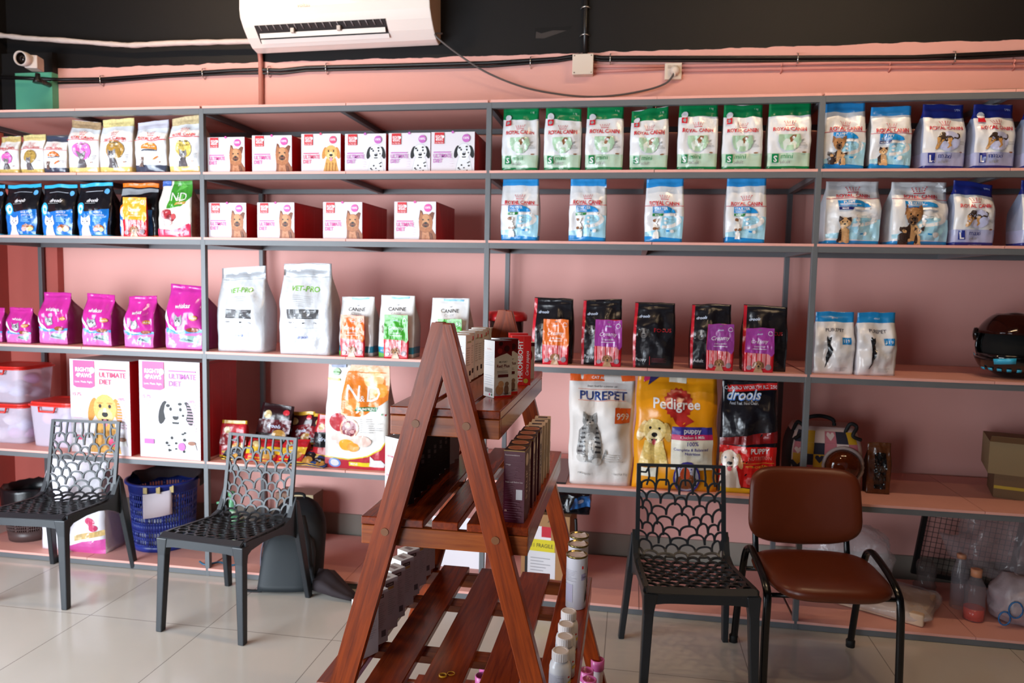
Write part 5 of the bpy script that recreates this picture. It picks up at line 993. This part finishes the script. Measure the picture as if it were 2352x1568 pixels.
# ------------------------------------------------------------------ lattice chairs
CHB = mat('chair_plastic', '#23262a', .38, spec=.5, bump=.08, bscale=200, bdist=.001)
def make_chair():
    o = empty('lattice_chair')
    # side profile of the shell: (y, z, half width)
    prof = [(-.262, .440, .212), (-.245, .452, .216), (-.18, .447, .214), (-.10, .438, .210), (-.02, .430, .206), (.06, .424, .202), (.115, .424, .200), (.150, .436, .199), (.172, .462, .198), (.184, .50, .198), (.194, .56, .197), (.203, .63, .197), (.212, .70, .196), (.220, .77, .195), (.228, .830, .194)]
    L = [0]
    for a, b in zip(prof, prof[1:]): L.append(L[-1]+math.hypot(b[0]-a[0], b[1]-a[1]))
    tot = L[-1]
    def at(s):
        s = max(0, min(tot, s)); i = 0
        while i < len(L)-2 and L[i+1] < s: i += 1
        t = (s-L[i])/(L[i+1]-L[i]); return [prof[i][k]+(prof[i+1][k]-prof[i][k])*t for k in range(3)]
    sb = L[7]
    def S(u, s):
        y, z, w = at(s); y2, z2, _ = at(s+.01); y1, z1, _ = at(s-.01); d = Vector((0, y2-y1, z2-z1)).normalized(); n = Vector((0, -d.z, d.y))
        if n.z < 0 and n.y > 0: n = -n
        bend = math.sin(math.pi*max(0, min(1, s/tot)))*.014*(u*u-.3)
        fl = .012*max(0, 1-s/.05)*(1-u*u)   # rounded front lip
        return Vector((u*w, y-fl, z))+n*bend, n
    def ribbon(mb, pts, wd, th):
        P = [S(u, s) for u, s in pts]; rg = []
        for i, (p, n) in enumerate(P):
            t = P[min(i+1, len(P)-1)][0]-P[max(i-1, 0)][0]
            if t.length < 1e-6: continue
            t.normalize(); b = t.cross(n).normalized()
            rg.append([p+b*wd/2+n*th/2, p-b*wd/2+n*th/2, p-b*wd/2-n*th/2, p+b*wd/2-n*th/2])
        if len(rg) > 1: mb.loft(rg, CHB, smooth=False)
    def lattice(mb, s0, s1, rows, cols, grow=0):
        for r in range(rows):
            # arches fan out from the middle of the chair
            f = lambda k: s0+(s1-s0)*(k/rows)**(1+grow)
            za, zb = f(r), f(r+1)
            off = .5 if r % 2 else 0
            for c in range(-1, cols+1):
                pts = []; jt = 1+.22*math.sin(c*2.3+r*1.7+.5)
                for i in range(11):
                    a = math.pi*i/10; x = (c+off+.5-.5*math.cos(a)); u = x/cols*2-1
                    s = za+(zb-za)*jt*math.sin(a)**.62; uu = abs(u)
                    if s0 > .3: s += .055*(uu*uu-.45)*min(1, (s-s0)/.05)*min(1, max(0, s1-s)/.03); u = u+.10*math.sin(math.pi*u)*(1-(s-s0)/(s1-s0))-.04*math.sin(2*math.pi*u+r)
                    s += (.018*(1-u*u)-.012)*(1 if s0 > .3 else -.7)*min(1, (s-s0)/.03)*min(1, max(0, (s1-s))/.03)
                    if -1.0 <= u <= 1.0: pts.append((u, max(s0, min(s1, s))))
                if len(pts) > 2: ribbon(mb, pts, .0085, .009)
    mb = MB(); lattice(mb, .028, sb, 10, 8, -.05)
    ribbon(mb, [(-.97+1.94*i/16, .016) for i in range(17)], .035, .010)
    for s_ in (-1, 1): ribbon(mb, [(s_*.965, .0+sb*i/14) for i in range(15)], .016, .012)
    mb.build('seat', o)
    mb = MB(); lattice(mb, sb-.005, tot-.070, 8, 7, .12); 
    # top row: upright slots
    for i in range(1, 9):
        u = -1+2*i/9; ribbon(mb, [(u, tot-.095), (u*.96+.03*math.sin(i*2), tot-.055), (u*.97, tot-.006)], .008, .009)
    ribbon(mb, [(-.98+1.96*i/12, tot-.006) for i in range(13)], .014, .012)
    for s_ in (-1, 1): ribbon(mb, [(s_*.965, sb+(tot-sb)*i/16) for i in range(17)], .018, .014)
    ribbon(mb, [(-.98, tot-.035), (-.8, tot-.038), (-.72, tot-.01)], .008, .009); ribbon(mb, [(.98, tot-.035), (.8, tot-.038), (.72, tot-.01)], .008, .009)
    mb.build('backrest', o)
    # apron
    mb = MB()
    def strip(pts):
        rg = []
        for (x, y, zt, zb, th) in pts: rg.append([(x-th, y, zt), (x+th, y, zt), (x+th, y, zb), (x-th, y, zb)])
        mb.loft(rg, CHB, smooth=False)
    for s_ in (-1, 1): strip([(s_*.214, -.245, .455, .385, .010), (s_*.213, -.20, .453, .408, .010), (s_*.210, -.10, .443, .413, .010), (s_*.206, 0, .434, .404, .010), (s_*.203, .08, .430, .385, .010), (s_*.201, .14, .450, .36, .011), (s_*.200, .19, .54, .33, .012)])
    rg = []
    for i in range(13): u = -1+2*i/12; dz = .030*(1-u**6)*-.0; y = -.262-.012*(1-u*u); zb = .385+.022*(1-abs(u)**5); rg.append([(u*.214, y, .446), (u*.214, y+.016, .448), (u*.214, y+.016, zb), (u*.214, y, zb)])
    mb.loft(rg, CHB, smooth=False); mb.build('apron', o)
    def leg(p0, p1, a0, b0, a1, b1, mid=None):
        mb = MB(); rg = []; pts = [(p0, a0, b0)]+([mid] if mid else [])+[(p1, a1, b1)]
        for p, a, b in pts: rg.append([(p[0]-a, p[1]-b, p[2]), (p[0]+a, p[1]-b, p[2]), (p[0]+a, p[1]+b, p[2]), (p[0]-a, p[1]+b, p[2])])
        mb.loft(rg, CHB, smooth=False); mb.build('leg', o, bevel=.004)
    for s_ in (-1, 1):
        leg((s_*.198, -.244, .440), (s_*.216, -.262, 0), .028, .026, .015, .016, ((s_*.203, -.248, .36), .020, .019))
        leg((s_*.206, .196, .52), (s_*.238, .262, 0), .010, .014, .013, .017, ((s_*.214, .206, .37), .015, .026))
    return o
ch = make_chair()
spots = [(-1.134, -.373, -5.6, 'black plastic lattice chair in front of the laundry basket and treat heap, second from left'), (-2.192, -.262, 4.6, 'black plastic lattice chair at the far left in front of the big food boxes'), (.985, -.478, 7.5, 'black plastic lattice chair beside the brown cushioned chair')]
for i, (x, y, a, lb) in enumerate(spots):
    c = ch if i == 0 else copy_tree(ch)
    c.location = (x, y, 0); c.rotation_euler = (0, 0, R(a)); tag(c, lb, 'chair', 'black lattice chairs')
# ------------------------------------------------------------------ brown visitor chair
def cushion(W, H, T, n, m, bend=0, K=44, top=None, drop=0):
    mb = MB(); rg = []; O = srect(W/2, H/2, n, K)
    if top: O = [(p[0]*(1+top*p[1]/H), p[1]) for p in O]
    for sgn, ks in ((-1, (.02, .3, .6, .8, .92, .98)), (0, (1.0,)), (1, (.98, .92, .8, .6, .3, .02))):
        for k in ks:
            h = sgn*T/2*(1-k**6)**.5 if sgn else 0
            rg.append([(p[0]*k, h+bend*(p[0]*k/(W/2))**2, p[1]*k-(drop*(1-(p[0]*k/(W/2))**2) if p[1] < 0 else 0)*k) for p in O])
    mb.loft(rg, m); return mb
LE = mat('brown_leather', '#5a2410', .34, spec=.5, bump=.25, bscale=120, bdist=.001, var=.08, vscale=3); BF = mat('black_tube', '#0c0c0e', .2, spec=.6)
o = empty('visitor_chair', (1.515, -.385, 0), R(6.5))
cushion(.49, .45, .085, 4, LE, K=48, top=-.16, drop=.02).build('seat', o, (0, -.070, .448), (R(90), 0, 0))
cushion(.490, .315, .06, 5, LE, bend=-.05, top=-.06, drop=.03).build('backrest', o, (0, .205, .675), (R(-8), 0, 0))
for s_ in (-1, 1):
    mb = MB(); x = s_*.262
    P = smooth_pts([(x+s_*.002, -.225, .0), (x, -.215, .25), (x-s_*.004, -.21, .38), (x-s_*.006, -.185, .435), (x-s_*.006, -.10, .475), (x-s_*.006, .02, .505), (x-s_*.006, .08, .505), (x-s_*.004, .125, .46), (x-s_*.002, .16, .34), (x, .20, .18), (x, .235, 0)], 5)
    mb.tube(P, .0165, BF, 10, flat=.62); mb.build('leg_frame', o)
    mb = MB(); mb.tube(smooth_pts([(s_*.20, .10, .40), (s_*.20, .155, .42), (s_*.20, .185, .50), (s_*.20, .215, .62), (s_*.20, .235, .70)]), .0135, BF, 10, flat=.7); mb.build('back_post', o)
for y, z in ((-.17, .40), (.10, .40)): mb = MB(); mb.tube([(-.262, y, z), (.262, y, z)], .010, BF); mb.build('cross_bar', o)
for s_ in (-1, 1):
    for y in (-.225, .235): mb = MB(); mb.lathe([(.019, 0), (.02, .03), (.017, .034)], mat('rubber_black', '#0a0a0a', .7), n=14); mb.build('rubber_foot', o, (s_*.264, y, 0))
tag(o, 'brown leather cushioned visitor chair with black tube frame beside the lattice chair', 'chair')
# ------------------------------------------------------------------ wooden ladder rack
CX = .262; Y0, Y1 = -1.80, -.945
WL = woodmat('rack_wood_leg', (30, 30, 1.6)); WS = woodmat('rack_wood_slat', (26, 1.4, 26), '#5a1c0a', '#9a3c12', .2); WR = woodmat('rack_wood_rail', (1.6, 26, 26), '#7a3412', '#b05c26', .26)
rk = empty('wooden_rack', (CX, (Y0+Y1)/2, 0)); yc = (Y0+Y1)/2
tag(rk, 'tall reddish wooden ladder rack with slatted shelves standing in the foreground', 'rack')
SH = [(1.31, .142, [(-.142, -.062), (-.042, .046), (.060, .142)]), (1.02, .218, [(-.218, -.138), (-.128, -.052), (-.030, .039), (.061, .134), (.148, .218)]),
      (.56, .342, [(-.342, -.250), (-.216, -.116), (-.070, .040), (.084, .188), (.234, .342)]), (.12, .46, [(-.46, -.36), (-.31, -.21), (-.15, -.05), (.05, .15), (.21, .31), (.36, .46)])]
for z, hw, slats in SH:
    h = .05
    for y in (Y0-yc+.011, Y1-yc-.011):
        mb = MB(); mb.box(-hw+.001, hw-.001, y-.011, y+.011, z-.022-h, z-.0225, WR); mb.build('end_rail', rk, bevel=.002)
    for s_ in (-1, 1):
        mb = MB(); x = s_*(hw-.012); mb.box(x-.011, x+.011, Y0-yc+.0225, Y1-yc-.0225, z-.022-h, z-.0225, WS); mb.build('side_rail', rk, bevel=.002)
    for y in ((.0,) if hw < .3 else (-.17, .17)):
        mb = MB(); mb.box(-hw+.025, hw-.025, y-.03, y+.03, z-.045, z-.0225, WR); mb.build('cross_batten', rk, bevel=.001)
    for a, b in slats:
        mb = MB(); mb.box(a, b, Y0-yc, Y1-yc, z-.0215, z, WS); mb.build('slat', rk, bevel=.0025)
sl = .2775
for (y, t) in ((Y0-yc-.0185, 0), (Y1-yc+.0185, 1)):
    for s_ in (-1, 1):
        # leg as a sheared plank cut level at the floor and at the ridge, mitred on the centre line
        mb = MB(); zt = 1.525; w = .0585; wy = .0165
        xo = lambda z: .024+(zt-z)*sl
        P = []
        for yy in (-wy, wy):
            P += [(s_*(xo(0)), yy, 0), (s_*(xo(0)-w), yy, 0), (0.0, yy, zt-(w-.024)/sl), (0.0, yy, zt), (s_*.024, yy, zt)]
        n = mb.add(P); idx = [0, 1, 2, 3, 4]
        mb.face([n+i for i in idx] if s_ > 0 else [n+i for i in idx[::-1]], WL); mb.face([n+5+i for i in idx[::-1]] if s_ > 0 else [n+5+i for i in idx], WL)
        for i in range(5): j = (i+1) % 5; mb.face((n+i, n+5+i, n+5+j, n+j), WL)
        ang = math.atan(sl)*s_
        M = Matrix.Rotation(ang, 4, 'Y')   # store the leg upright so the grain runs along it
        mb.v = [tuple(M @ Vector(p)) for p in mb.v]
        lg = mb.build('leg', rk, (0, y, 0), (0, -ang, 0), bevel=.002)
        for z in (1.275, .995, .535):
            q = MB(); q.lathe([(.0105, 0), (.010, .0012)], mat('wood_plug', '#7c4820', .4), n=16)
            pg = q.build('wood_plug', lg, M @ Vector((s_*(xo(z)-w/2), -wy-.0005 if t == 0 else wy+.0005, z)), (R(90), 0, 0))
# ------------------------------------------------------------------ goods on the rack
wt, dk, mr, cr = paper('#dcd8d4'), paper('#241a1a'), paper('#561027'), paper('#dcc6ae')
rd, gy = paper('#c8201f'), paper('#8a8480')
z1, z2, z3, z4 = 1.3105, 1.0205, .5605, .1205
def red_plus(x, y, yaw, lb):
    ca = k = paper('#241a1a'); dr_ = paper('#6a0f14'); F = [('r', -.5, .5, .66, 1, dr_), ('e', -.2, .82, .14, .14, paper('#9a1f1f')), ('e', .2, .86, .16, .16, paper('#3a0a0d')), ('e', .25, .74, .12, .1, paper('#8a1a1c')), ('e', -.15, .95, .12, .1, paper('#2a0809')),
        ('p', [(-.5, .70), (-.2, .74), (.2, .78), (.5, .72), (.5, .08), (-.5, .08)], wt), ('t', 'MS-FORT', 0, .63, .03, .5, k, .02), ('t', 'Red Plus', .0, .56, .055, .84, dr_, .04), ('t', 'SYRUP', 0, .51, .014, .3, gy), ('r', -.3, .3, .36, .41, paper('#5a1a1c')), ('e', -.2, .14, .22, .26, paper('#b3825a')), ('e', -.12, .24, .16, .16, paper('#c99a70')), ('e', .2, .14, .13, .24, paper('#7a5a4c')), ('e', .22, .24, .11, .11, paper('#8a6a58')), ('r', -.5, .5, 0, .035, rd), ('t', '200 ML', .2, .065, .025, .3, k, .02)]+lines(-.36, .36, .43, .48, 2, gy)
    Lf = [('t', 'Red Plus', 0, .85, .03, .6, paper('#e6b8b4'), 0), ('r', -.35, .35, .08, .16, gy), ('e', .1, .05, .06, .06, paper('#c9406a')), ('e', .3, .05, .06, .06, paper('#3a6a4a'))]+lines(-.4, .4, .55, .8, 8, paper('#cdd0d6'), .2)+lines(-.4, .4, .2, .4, 5, paper('#cdd0d6'), .2)
    carton('medicine_box', lb, 'medicine box', 'red and white syrup boxes', x, y, z1, .056, .157, .056, wt, F=F, Lf=Lf, side=wt, left=wt, top=dk, yaw=R(yaw))
red_plus(.3715, -1.588, 42, 'white and red syrup box nearest the camera on the top shelf of the rack')
red_plus(.378, -1.515, 44, 'white and red syrup box directly behind the nearest one')
F = [('t', 'THROMBOFIT', -.12, .5, .19, .95, wt, .04, 0, R(90)), ('t', 'Carica papaya', .26, .5, .13, .8, wt, .0, .3, R(90)), ('e', .05, .08, .12, .12, paper('#c9a83a'))]
F = [('t', 'THROMBOFIT', -.06, .48, .10, 2, wt, .04, 0, R(90)), ('t', 'Carica papaya', .30, .45, .065, 2, wt, .0, .3, R(90)), ('e', .25, .09, .12, .12, paper('#b9a03a')), ('r', .10, .115, .02, .98, paper('#e05a50'))]
carton('medicine_box', 'bright red tablet box with vertical white lettering on the rack', 'medicine box', 'red tablet boxes', .384, -1.335, z1, .060, .153, .035, rd, F=F, side=rd, yaw=R(18), top=rd)
carton('medicine_box', 'second bright red box standing just behind the lettered one', 'medicine box', 'red tablet boxes', .366, -1.275, z1, .058, .157, .035, rd, F=[], side=rd, yaw=R(18), top=rd)
carton('medicine_box', 'cream and dark red small box at the far right of the rack top shelf', 'medicine box', None, .378, -1.17, z1, .05, .120, .045, wt, F=[('e', 0, .65, .36, .5, paper('#8f2030')), ('r', -.5, .5, .9, 1, mr), ('t', 'rn', 0, .2, .1, .5, dk)], side=wt, yaw=R(12), top=cr)
for i in range(7):
    y = -1.345+i*.065; Rt = [('t', 'prodiet', .1, .86, .055, .8, paper('#8fa04a'), .02), ('r', .15, .35, .85, .93, rd) if i else ('r', 0, .01, .9, .91, gy), ('r', .1, .4, .14, .24, dk)]+lines(-.4, .35, .35, .75, 8, gy, .2)
    carton('supplement_box', 'white supplement box in the left row on the rack top shelf, %s from the front' % ordn(i), 'supplement box', 'white supplement boxes on the rack', .185-.004*(i % 2), y, z1, .052, .150+.002*(i % 3), .052, wt, Rt=Rt, F=lines(-.4, .4, .2, .8, 9, gy, .15), side=wt, left=wt, yaw=R(-8+3*(i % 3)), top=paper('#cfc6c0'))
# second shelf, right: maroon then cream boxes
dsk = [('e', .0, .5, .42, .42, paper('#c98f6a')), ('e', 0, .5, .34, .34, paper('#a8603f'))]
for i, (x, y) in enumerate([(.437, -1.768), (.438, -1.703), (.440, -1.638), (.441, -1.576), (.442, -1.514)]):
    F = [('t', 'Recommendations', -.1, .93, .024, .7, paper('#c9b0b0'), .02), ('t', 'Usage', -.3, .80, .022, .3, paper('#c9b0b0'), .02), ('t', 'Shake well Before Use:', 0, .56, .022, .85, paper('#c9b0b0'), .02), ('r', .1, .40, .32, .46, paper('#cfc8cc')), ('e', -.38, .16, .06, .06, paper('#b98a7a'))]+lines(-.42, .42, .83, .91, 5, paper('#7a4a58'), .3)+lines(-.42, .3, .6, .78, 9, paper('#7a4a58'), .3)+lines(-.42, .0, .33, .54, 9, paper('#7a4a58'), .3)+lines(-.42, .42, .04, .3, 8, paper('#7a4a58'), .3)
    Rt = [('e', 0, .85, .3, .3, cr), ('t', 'SYRUP', 0, .5, .1, 2, cr, .02, 0, R(90)), ('r', -.5, .5, .985, 1, paper('#a8803a'))]
    carton('syrup_box', 'maroon syrup box on the right of the second rack shelf, %s from the front' % ordn(i), 'syrup box', 'maroon syrup boxes', x, y, z2, .054, .187, .054, mr, F=F+[('r', -.5, .5, .985, 1, paper('#a8803a'))], Rt=Rt, T=dsk, side=paper('#4a1c1c'), yaw=R((-3, 2, 1, 3, 0)[i]), top=paper('#2f1418'))
for i, (x, y, h) in enumerate([(.442, -1.452, .180), (.443, -1.392, .178), (.444, -1.33, .176), (.446, -1.268, .176)]):
    carton('syrup_box', 'cream and orange box on the second rack shelf right, %s from front' % ordn(i), 'syrup box', 'cream boxes', x, y, z2, .05, h, .052, cr, Rt=[('r', -.5, .5, 0, .03, paper('#d0602a')), ('t', 'VENTRI', .1, .6, .09, 2, gy, .01, 0, R(90)), ('r', -.1, .3, .35, .55, gy)], T=[('r', -.3, .3, .3, .7, dk)], side=cr, yaw=R(4), top=cr)
# second shelf, left: dark boxes then pale ones
for i in range(9):
    y = -1.70+i*.066; dkb = i < 7
    F = [('t', 'HEPAMUST', 0, .72, .03, .8, paper('#d0607a')), ('e', -.1, .85, .2, .2, paper('#e6c9c0')), ('r', -.4, .4, .42, .45, paper('#d0a0a8')), ('r', -.3, -.05, .08, .3, gy)] if dkb else lines(-.4, .4, .2, .8, 6, gy)
    Rt = [('r', -.3, .3, .82, .93, gy), ('r', -.25, .25, .52, .58, paper('#6a6264')), ('r', -.25, .25, .44, .50, paper('#6a6264'))]+lines(-.3, .3, .1, .4, 6, paper('#3a2c2c'), .3) if dkb else lines(-.35, .35, .1, .9, 12, paper('#b8b0b4'), .3)
    carton('syrup_box', ('dark brown syrup box in left row of second rack shelf, %s from front' if dkb else 'pale grey box at the back of the second rack shelf left row, %s in line') % ordn(i), 'syrup box', 'boxes in the left row of the second rack shelf', .092, y, z2, .056, .186, .056, wt, F=F, Rt=Rt, side=paper('#251818') if dkb else paper('#b9b0b2'), left=wt, yaw=R(-32), top=paper('#2a1c1c') if dkb else wt)
# third shelf, left: white boxes turned a little
for i, (x, y) in enumerate([(.028, -1.618), (.033, -1.549), (.032, -1.456), (.032, -1.381), (.033, -1.292), (.030, -1.213), (.030, -1.127), (.024, -1.045), (.022, -.985)]):
    Rt = [('r', -.35, .2, .86, .93, paper('#4a3a3c')), ('t', 'G-CARE', -.08, .895, .03, .45, wt, .02), ('r', .05, .35, .12, .24, paper('#6a6268')) if i % 2 else ('r', -.3, .2, .80, .85, paper('#c9a86a'))]+lines(-.4, .35, .3, .78, 12, paper('#a09a9e'), .2)
    T = [('r', -.3, .3, .35, .65, paper('#8a7a78'))]
    yw = R(-30); D = .056; W = .05; H = .160
    # x,y given for the bottom right-hand rear corner as seen from the camera
    c, s_ = math.cos(yw), math.sin(yw); ox, oy = W/2, D; X = x-(ox*c-oy*s_); Y = y-(ox*s_+oy*c)
    carton('tonic_box', 'white tonic box on the third rack shelf, %s from the front of the left row' % ordn(i), 'tonic box', 'white tonic boxes on the third rack shelf', X, Y, z3, W, H, D, wt, Rt=Rt, T=T, F=[('t', 'G-CARE', 0, .8, .05, .8, paper('#d9b03a')), ('e', 0, .5, .3, .3, paper('#e6e0d4'))], side=paper('#cbc3c7'), left=wt, yaw=yw, top=wt)
def tin(x, y, lb):
    o = empty('powder_tin', (x, y, z3)); mb = MB(); wm = mat('tin_white', '#d6d2d8', .35); mb.lathe([(.030, 0), (.0335, .002), (.0335, .172), (.0345, .174)], wm, n=32); mb.build('can', o)
    def S(X, Z): a = X/.0345; return Vector((.0337*math.sin(a), -.0337*math.cos(a), Z)), Vector((math.sin(a), -math.cos(a), 0))
    mb = MB(); drape(mb, [('r', .22, .5, .58, .70, paper('#9a92b4')), ('t', 'Calcium', .36, .64, .04, .24, paper('#3a3050'), .02), ('r', .24, .30, .80, .86, rd), ('p', [(.52, .40), (.56, .42), (.56, .3), (.52, .18), (.36, .12), (.40, .16), (.44, .3)], dk), ('r', -.45, -.1, .15, .5, paper('#b4acc0'))]+lines(-.5, .05, .55, .78, 8, paper('#b4b0ba'), .25), .09, .172, S, L=.008, base=.0004); mb.build('label', o)
    mb = MB(); g = mat('tin_gold', '#8a7a4a', .25, metal=.9); mb.lathe([(.0338, .172), (.0355, .174), (.0355, .179), (.0325, .179), (.0315, .173), (.001, .173)], g, n=32, cap=False); mb.build('rim', o)
    mb = MB(); mb.grid([[(.05*(i/6-.5), .05*(j/6-.5), .175+.006*noise.noise(Vector((i*.9, j*.9, x*50)))) for i in range(7)] for j in range(7)], paper('#d9c9c6')); mb.build('foil_seal', o)
    tag(o, lb, 'tin', 'tall white tins')
for i, (y, lb) in enumerate(((-1.20, 'tall white open tin nearest the camera on the third rack shelf'), (-1.10, 'tall white open tin in the middle of the three'), (-1.015, 'tall white open tin furthest back on the third rack shelf'))): tin(.563-.003*i, y, lb)
def bottle(x, y, lb):
    o = empty('supplement_bottle', (x, y, z3)); mb = MB(); wm = mat('bottle_white', '#dcd8d8', .25); mb.lathe([(.024, 0), (.0285, .003), (.0285, .068), (.026, .078), (.019, .085), (.018, .09)], wm, n=32); mb.build('bottle', o)
    mb = MB(); K = 48; rg = []
    for r, z in ((.0215, .087), (.0225, .088), (.0225, .108), (.021, .1105), (.017, .1105), (.0165, .1095), (.002, .1095)): rg.append([((r*(1+(.02 if k % 2 else 0)*(.0225 <= r)))*math.cos(2*math.pi*k/K), (r*(1+(.02 if k % 2 else 0)*(.0225 <= r)))*math.sin(2*math.pi*k/K), z) for k in range(K)])
    mb.loft(rg, mat('cap_white', '#e0d6d2', .4), smooth=False); mb.build('cap', o)
    mb = MB(); drape(mb, [('r', -.5, .2, .1, .9, paper('#c9c5cc')), ('r', .25, .32, .72, .8, rd), ('r', .25, .45, .4, .55, paper('#c9a03a'))]+lines(-.45, .15, .15, .85, 12, paper('#8f8a94'), .25), .10, .055, lambda X, Z: (Vector((.0287*math.sin(X/.0285), -.0287*math.cos(X/.0285), Z+.006)), Vector((math.sin(X/.0285), -math.cos(X/.0285), 0))), L=.008, base=.0003); mb.build('label', o)
    tag(o, lb, 'bottle', 'white capped supplement bottles')
for x, y, lb in ((.561, -1.715, 'white supplement bottle nearest the camera on the third rack shelf'), (.566, -1.635, 'white supplement bottle second from the camera'), (.562, -1.562, 'white supplement bottle third from the camera'), (.562, -1.478, 'white supplement bottle furthest back, just before the tall tins')): bottle(x, y, lb)
YB = mat('rubber_yellow', '#c98f10', .4)
for i, (x, y) in enumerate(((.243, -1.708), (.262, -1.692))):
    mb = MB(); mb.tube([(.010*math.cos(a), .009*math.sin(a), 0) for a in [2*math.pi*k/18 for k in range(18)]], .0012, YB, 6, closed=True)
    if i == 0: mb.tube([(.010*math.cos(a), .009*math.sin(a), .0028) for a in [2*math.pi*k/18 for k in range(18)]], .0012, YB, 6, closed=True)
    tag(mb.build('rubber_band', None, (x, y, z3+.0014)), ('doubled yellow rubber band on the third rack shelf', 'single yellow rubber band touching the doubled one')[i], 'rubber band', 'yellow rubber bands')
def lidjar(x, y, lb):
    o = empty('pink_lid_bottle', (x, y, z4)); mb = MB(); mb.lathe([(.020, 0), (.023, .003), (.023, .085), (.021, .09)], mat('jar_pale', '#d8c8cc', .2), n=28); mb.build('bottle', o)
    mb = MB(); mb.lathe([(.0235, .005), (.0238, .045)], mat('jar_label', '#b8583c', .4), n=28, cap=False); mb.build('label', o)
    mb = MB(); mb.lathe([(.024, .088), (.025, .09), (.0255, .125), (.022, .127), (.0215, .108), (.002, .107)], mat('pink_cap', '#d86aa8', .25, trans=.15), n=28); mb.build('cap', o)
    tag(o, lb, 'bottle', 'pink lidded bottles')
for x, y, lb in ((.633, -.935, 'pink lidded bottle furthest right on the lowest rack shelf'), (.598, -1.02, 'pink lidded bottle in the middle of the right cluster'), (.611, -1.078, 'pink lidded bottle nearest the camera in the right cluster'), (.234, -1.04, 'pink lidded bottle under the slats, further back'), (.238, -1.13, 'pink lidded bottle under the slats, nearer the camera')): lidjar(x, y, lb)
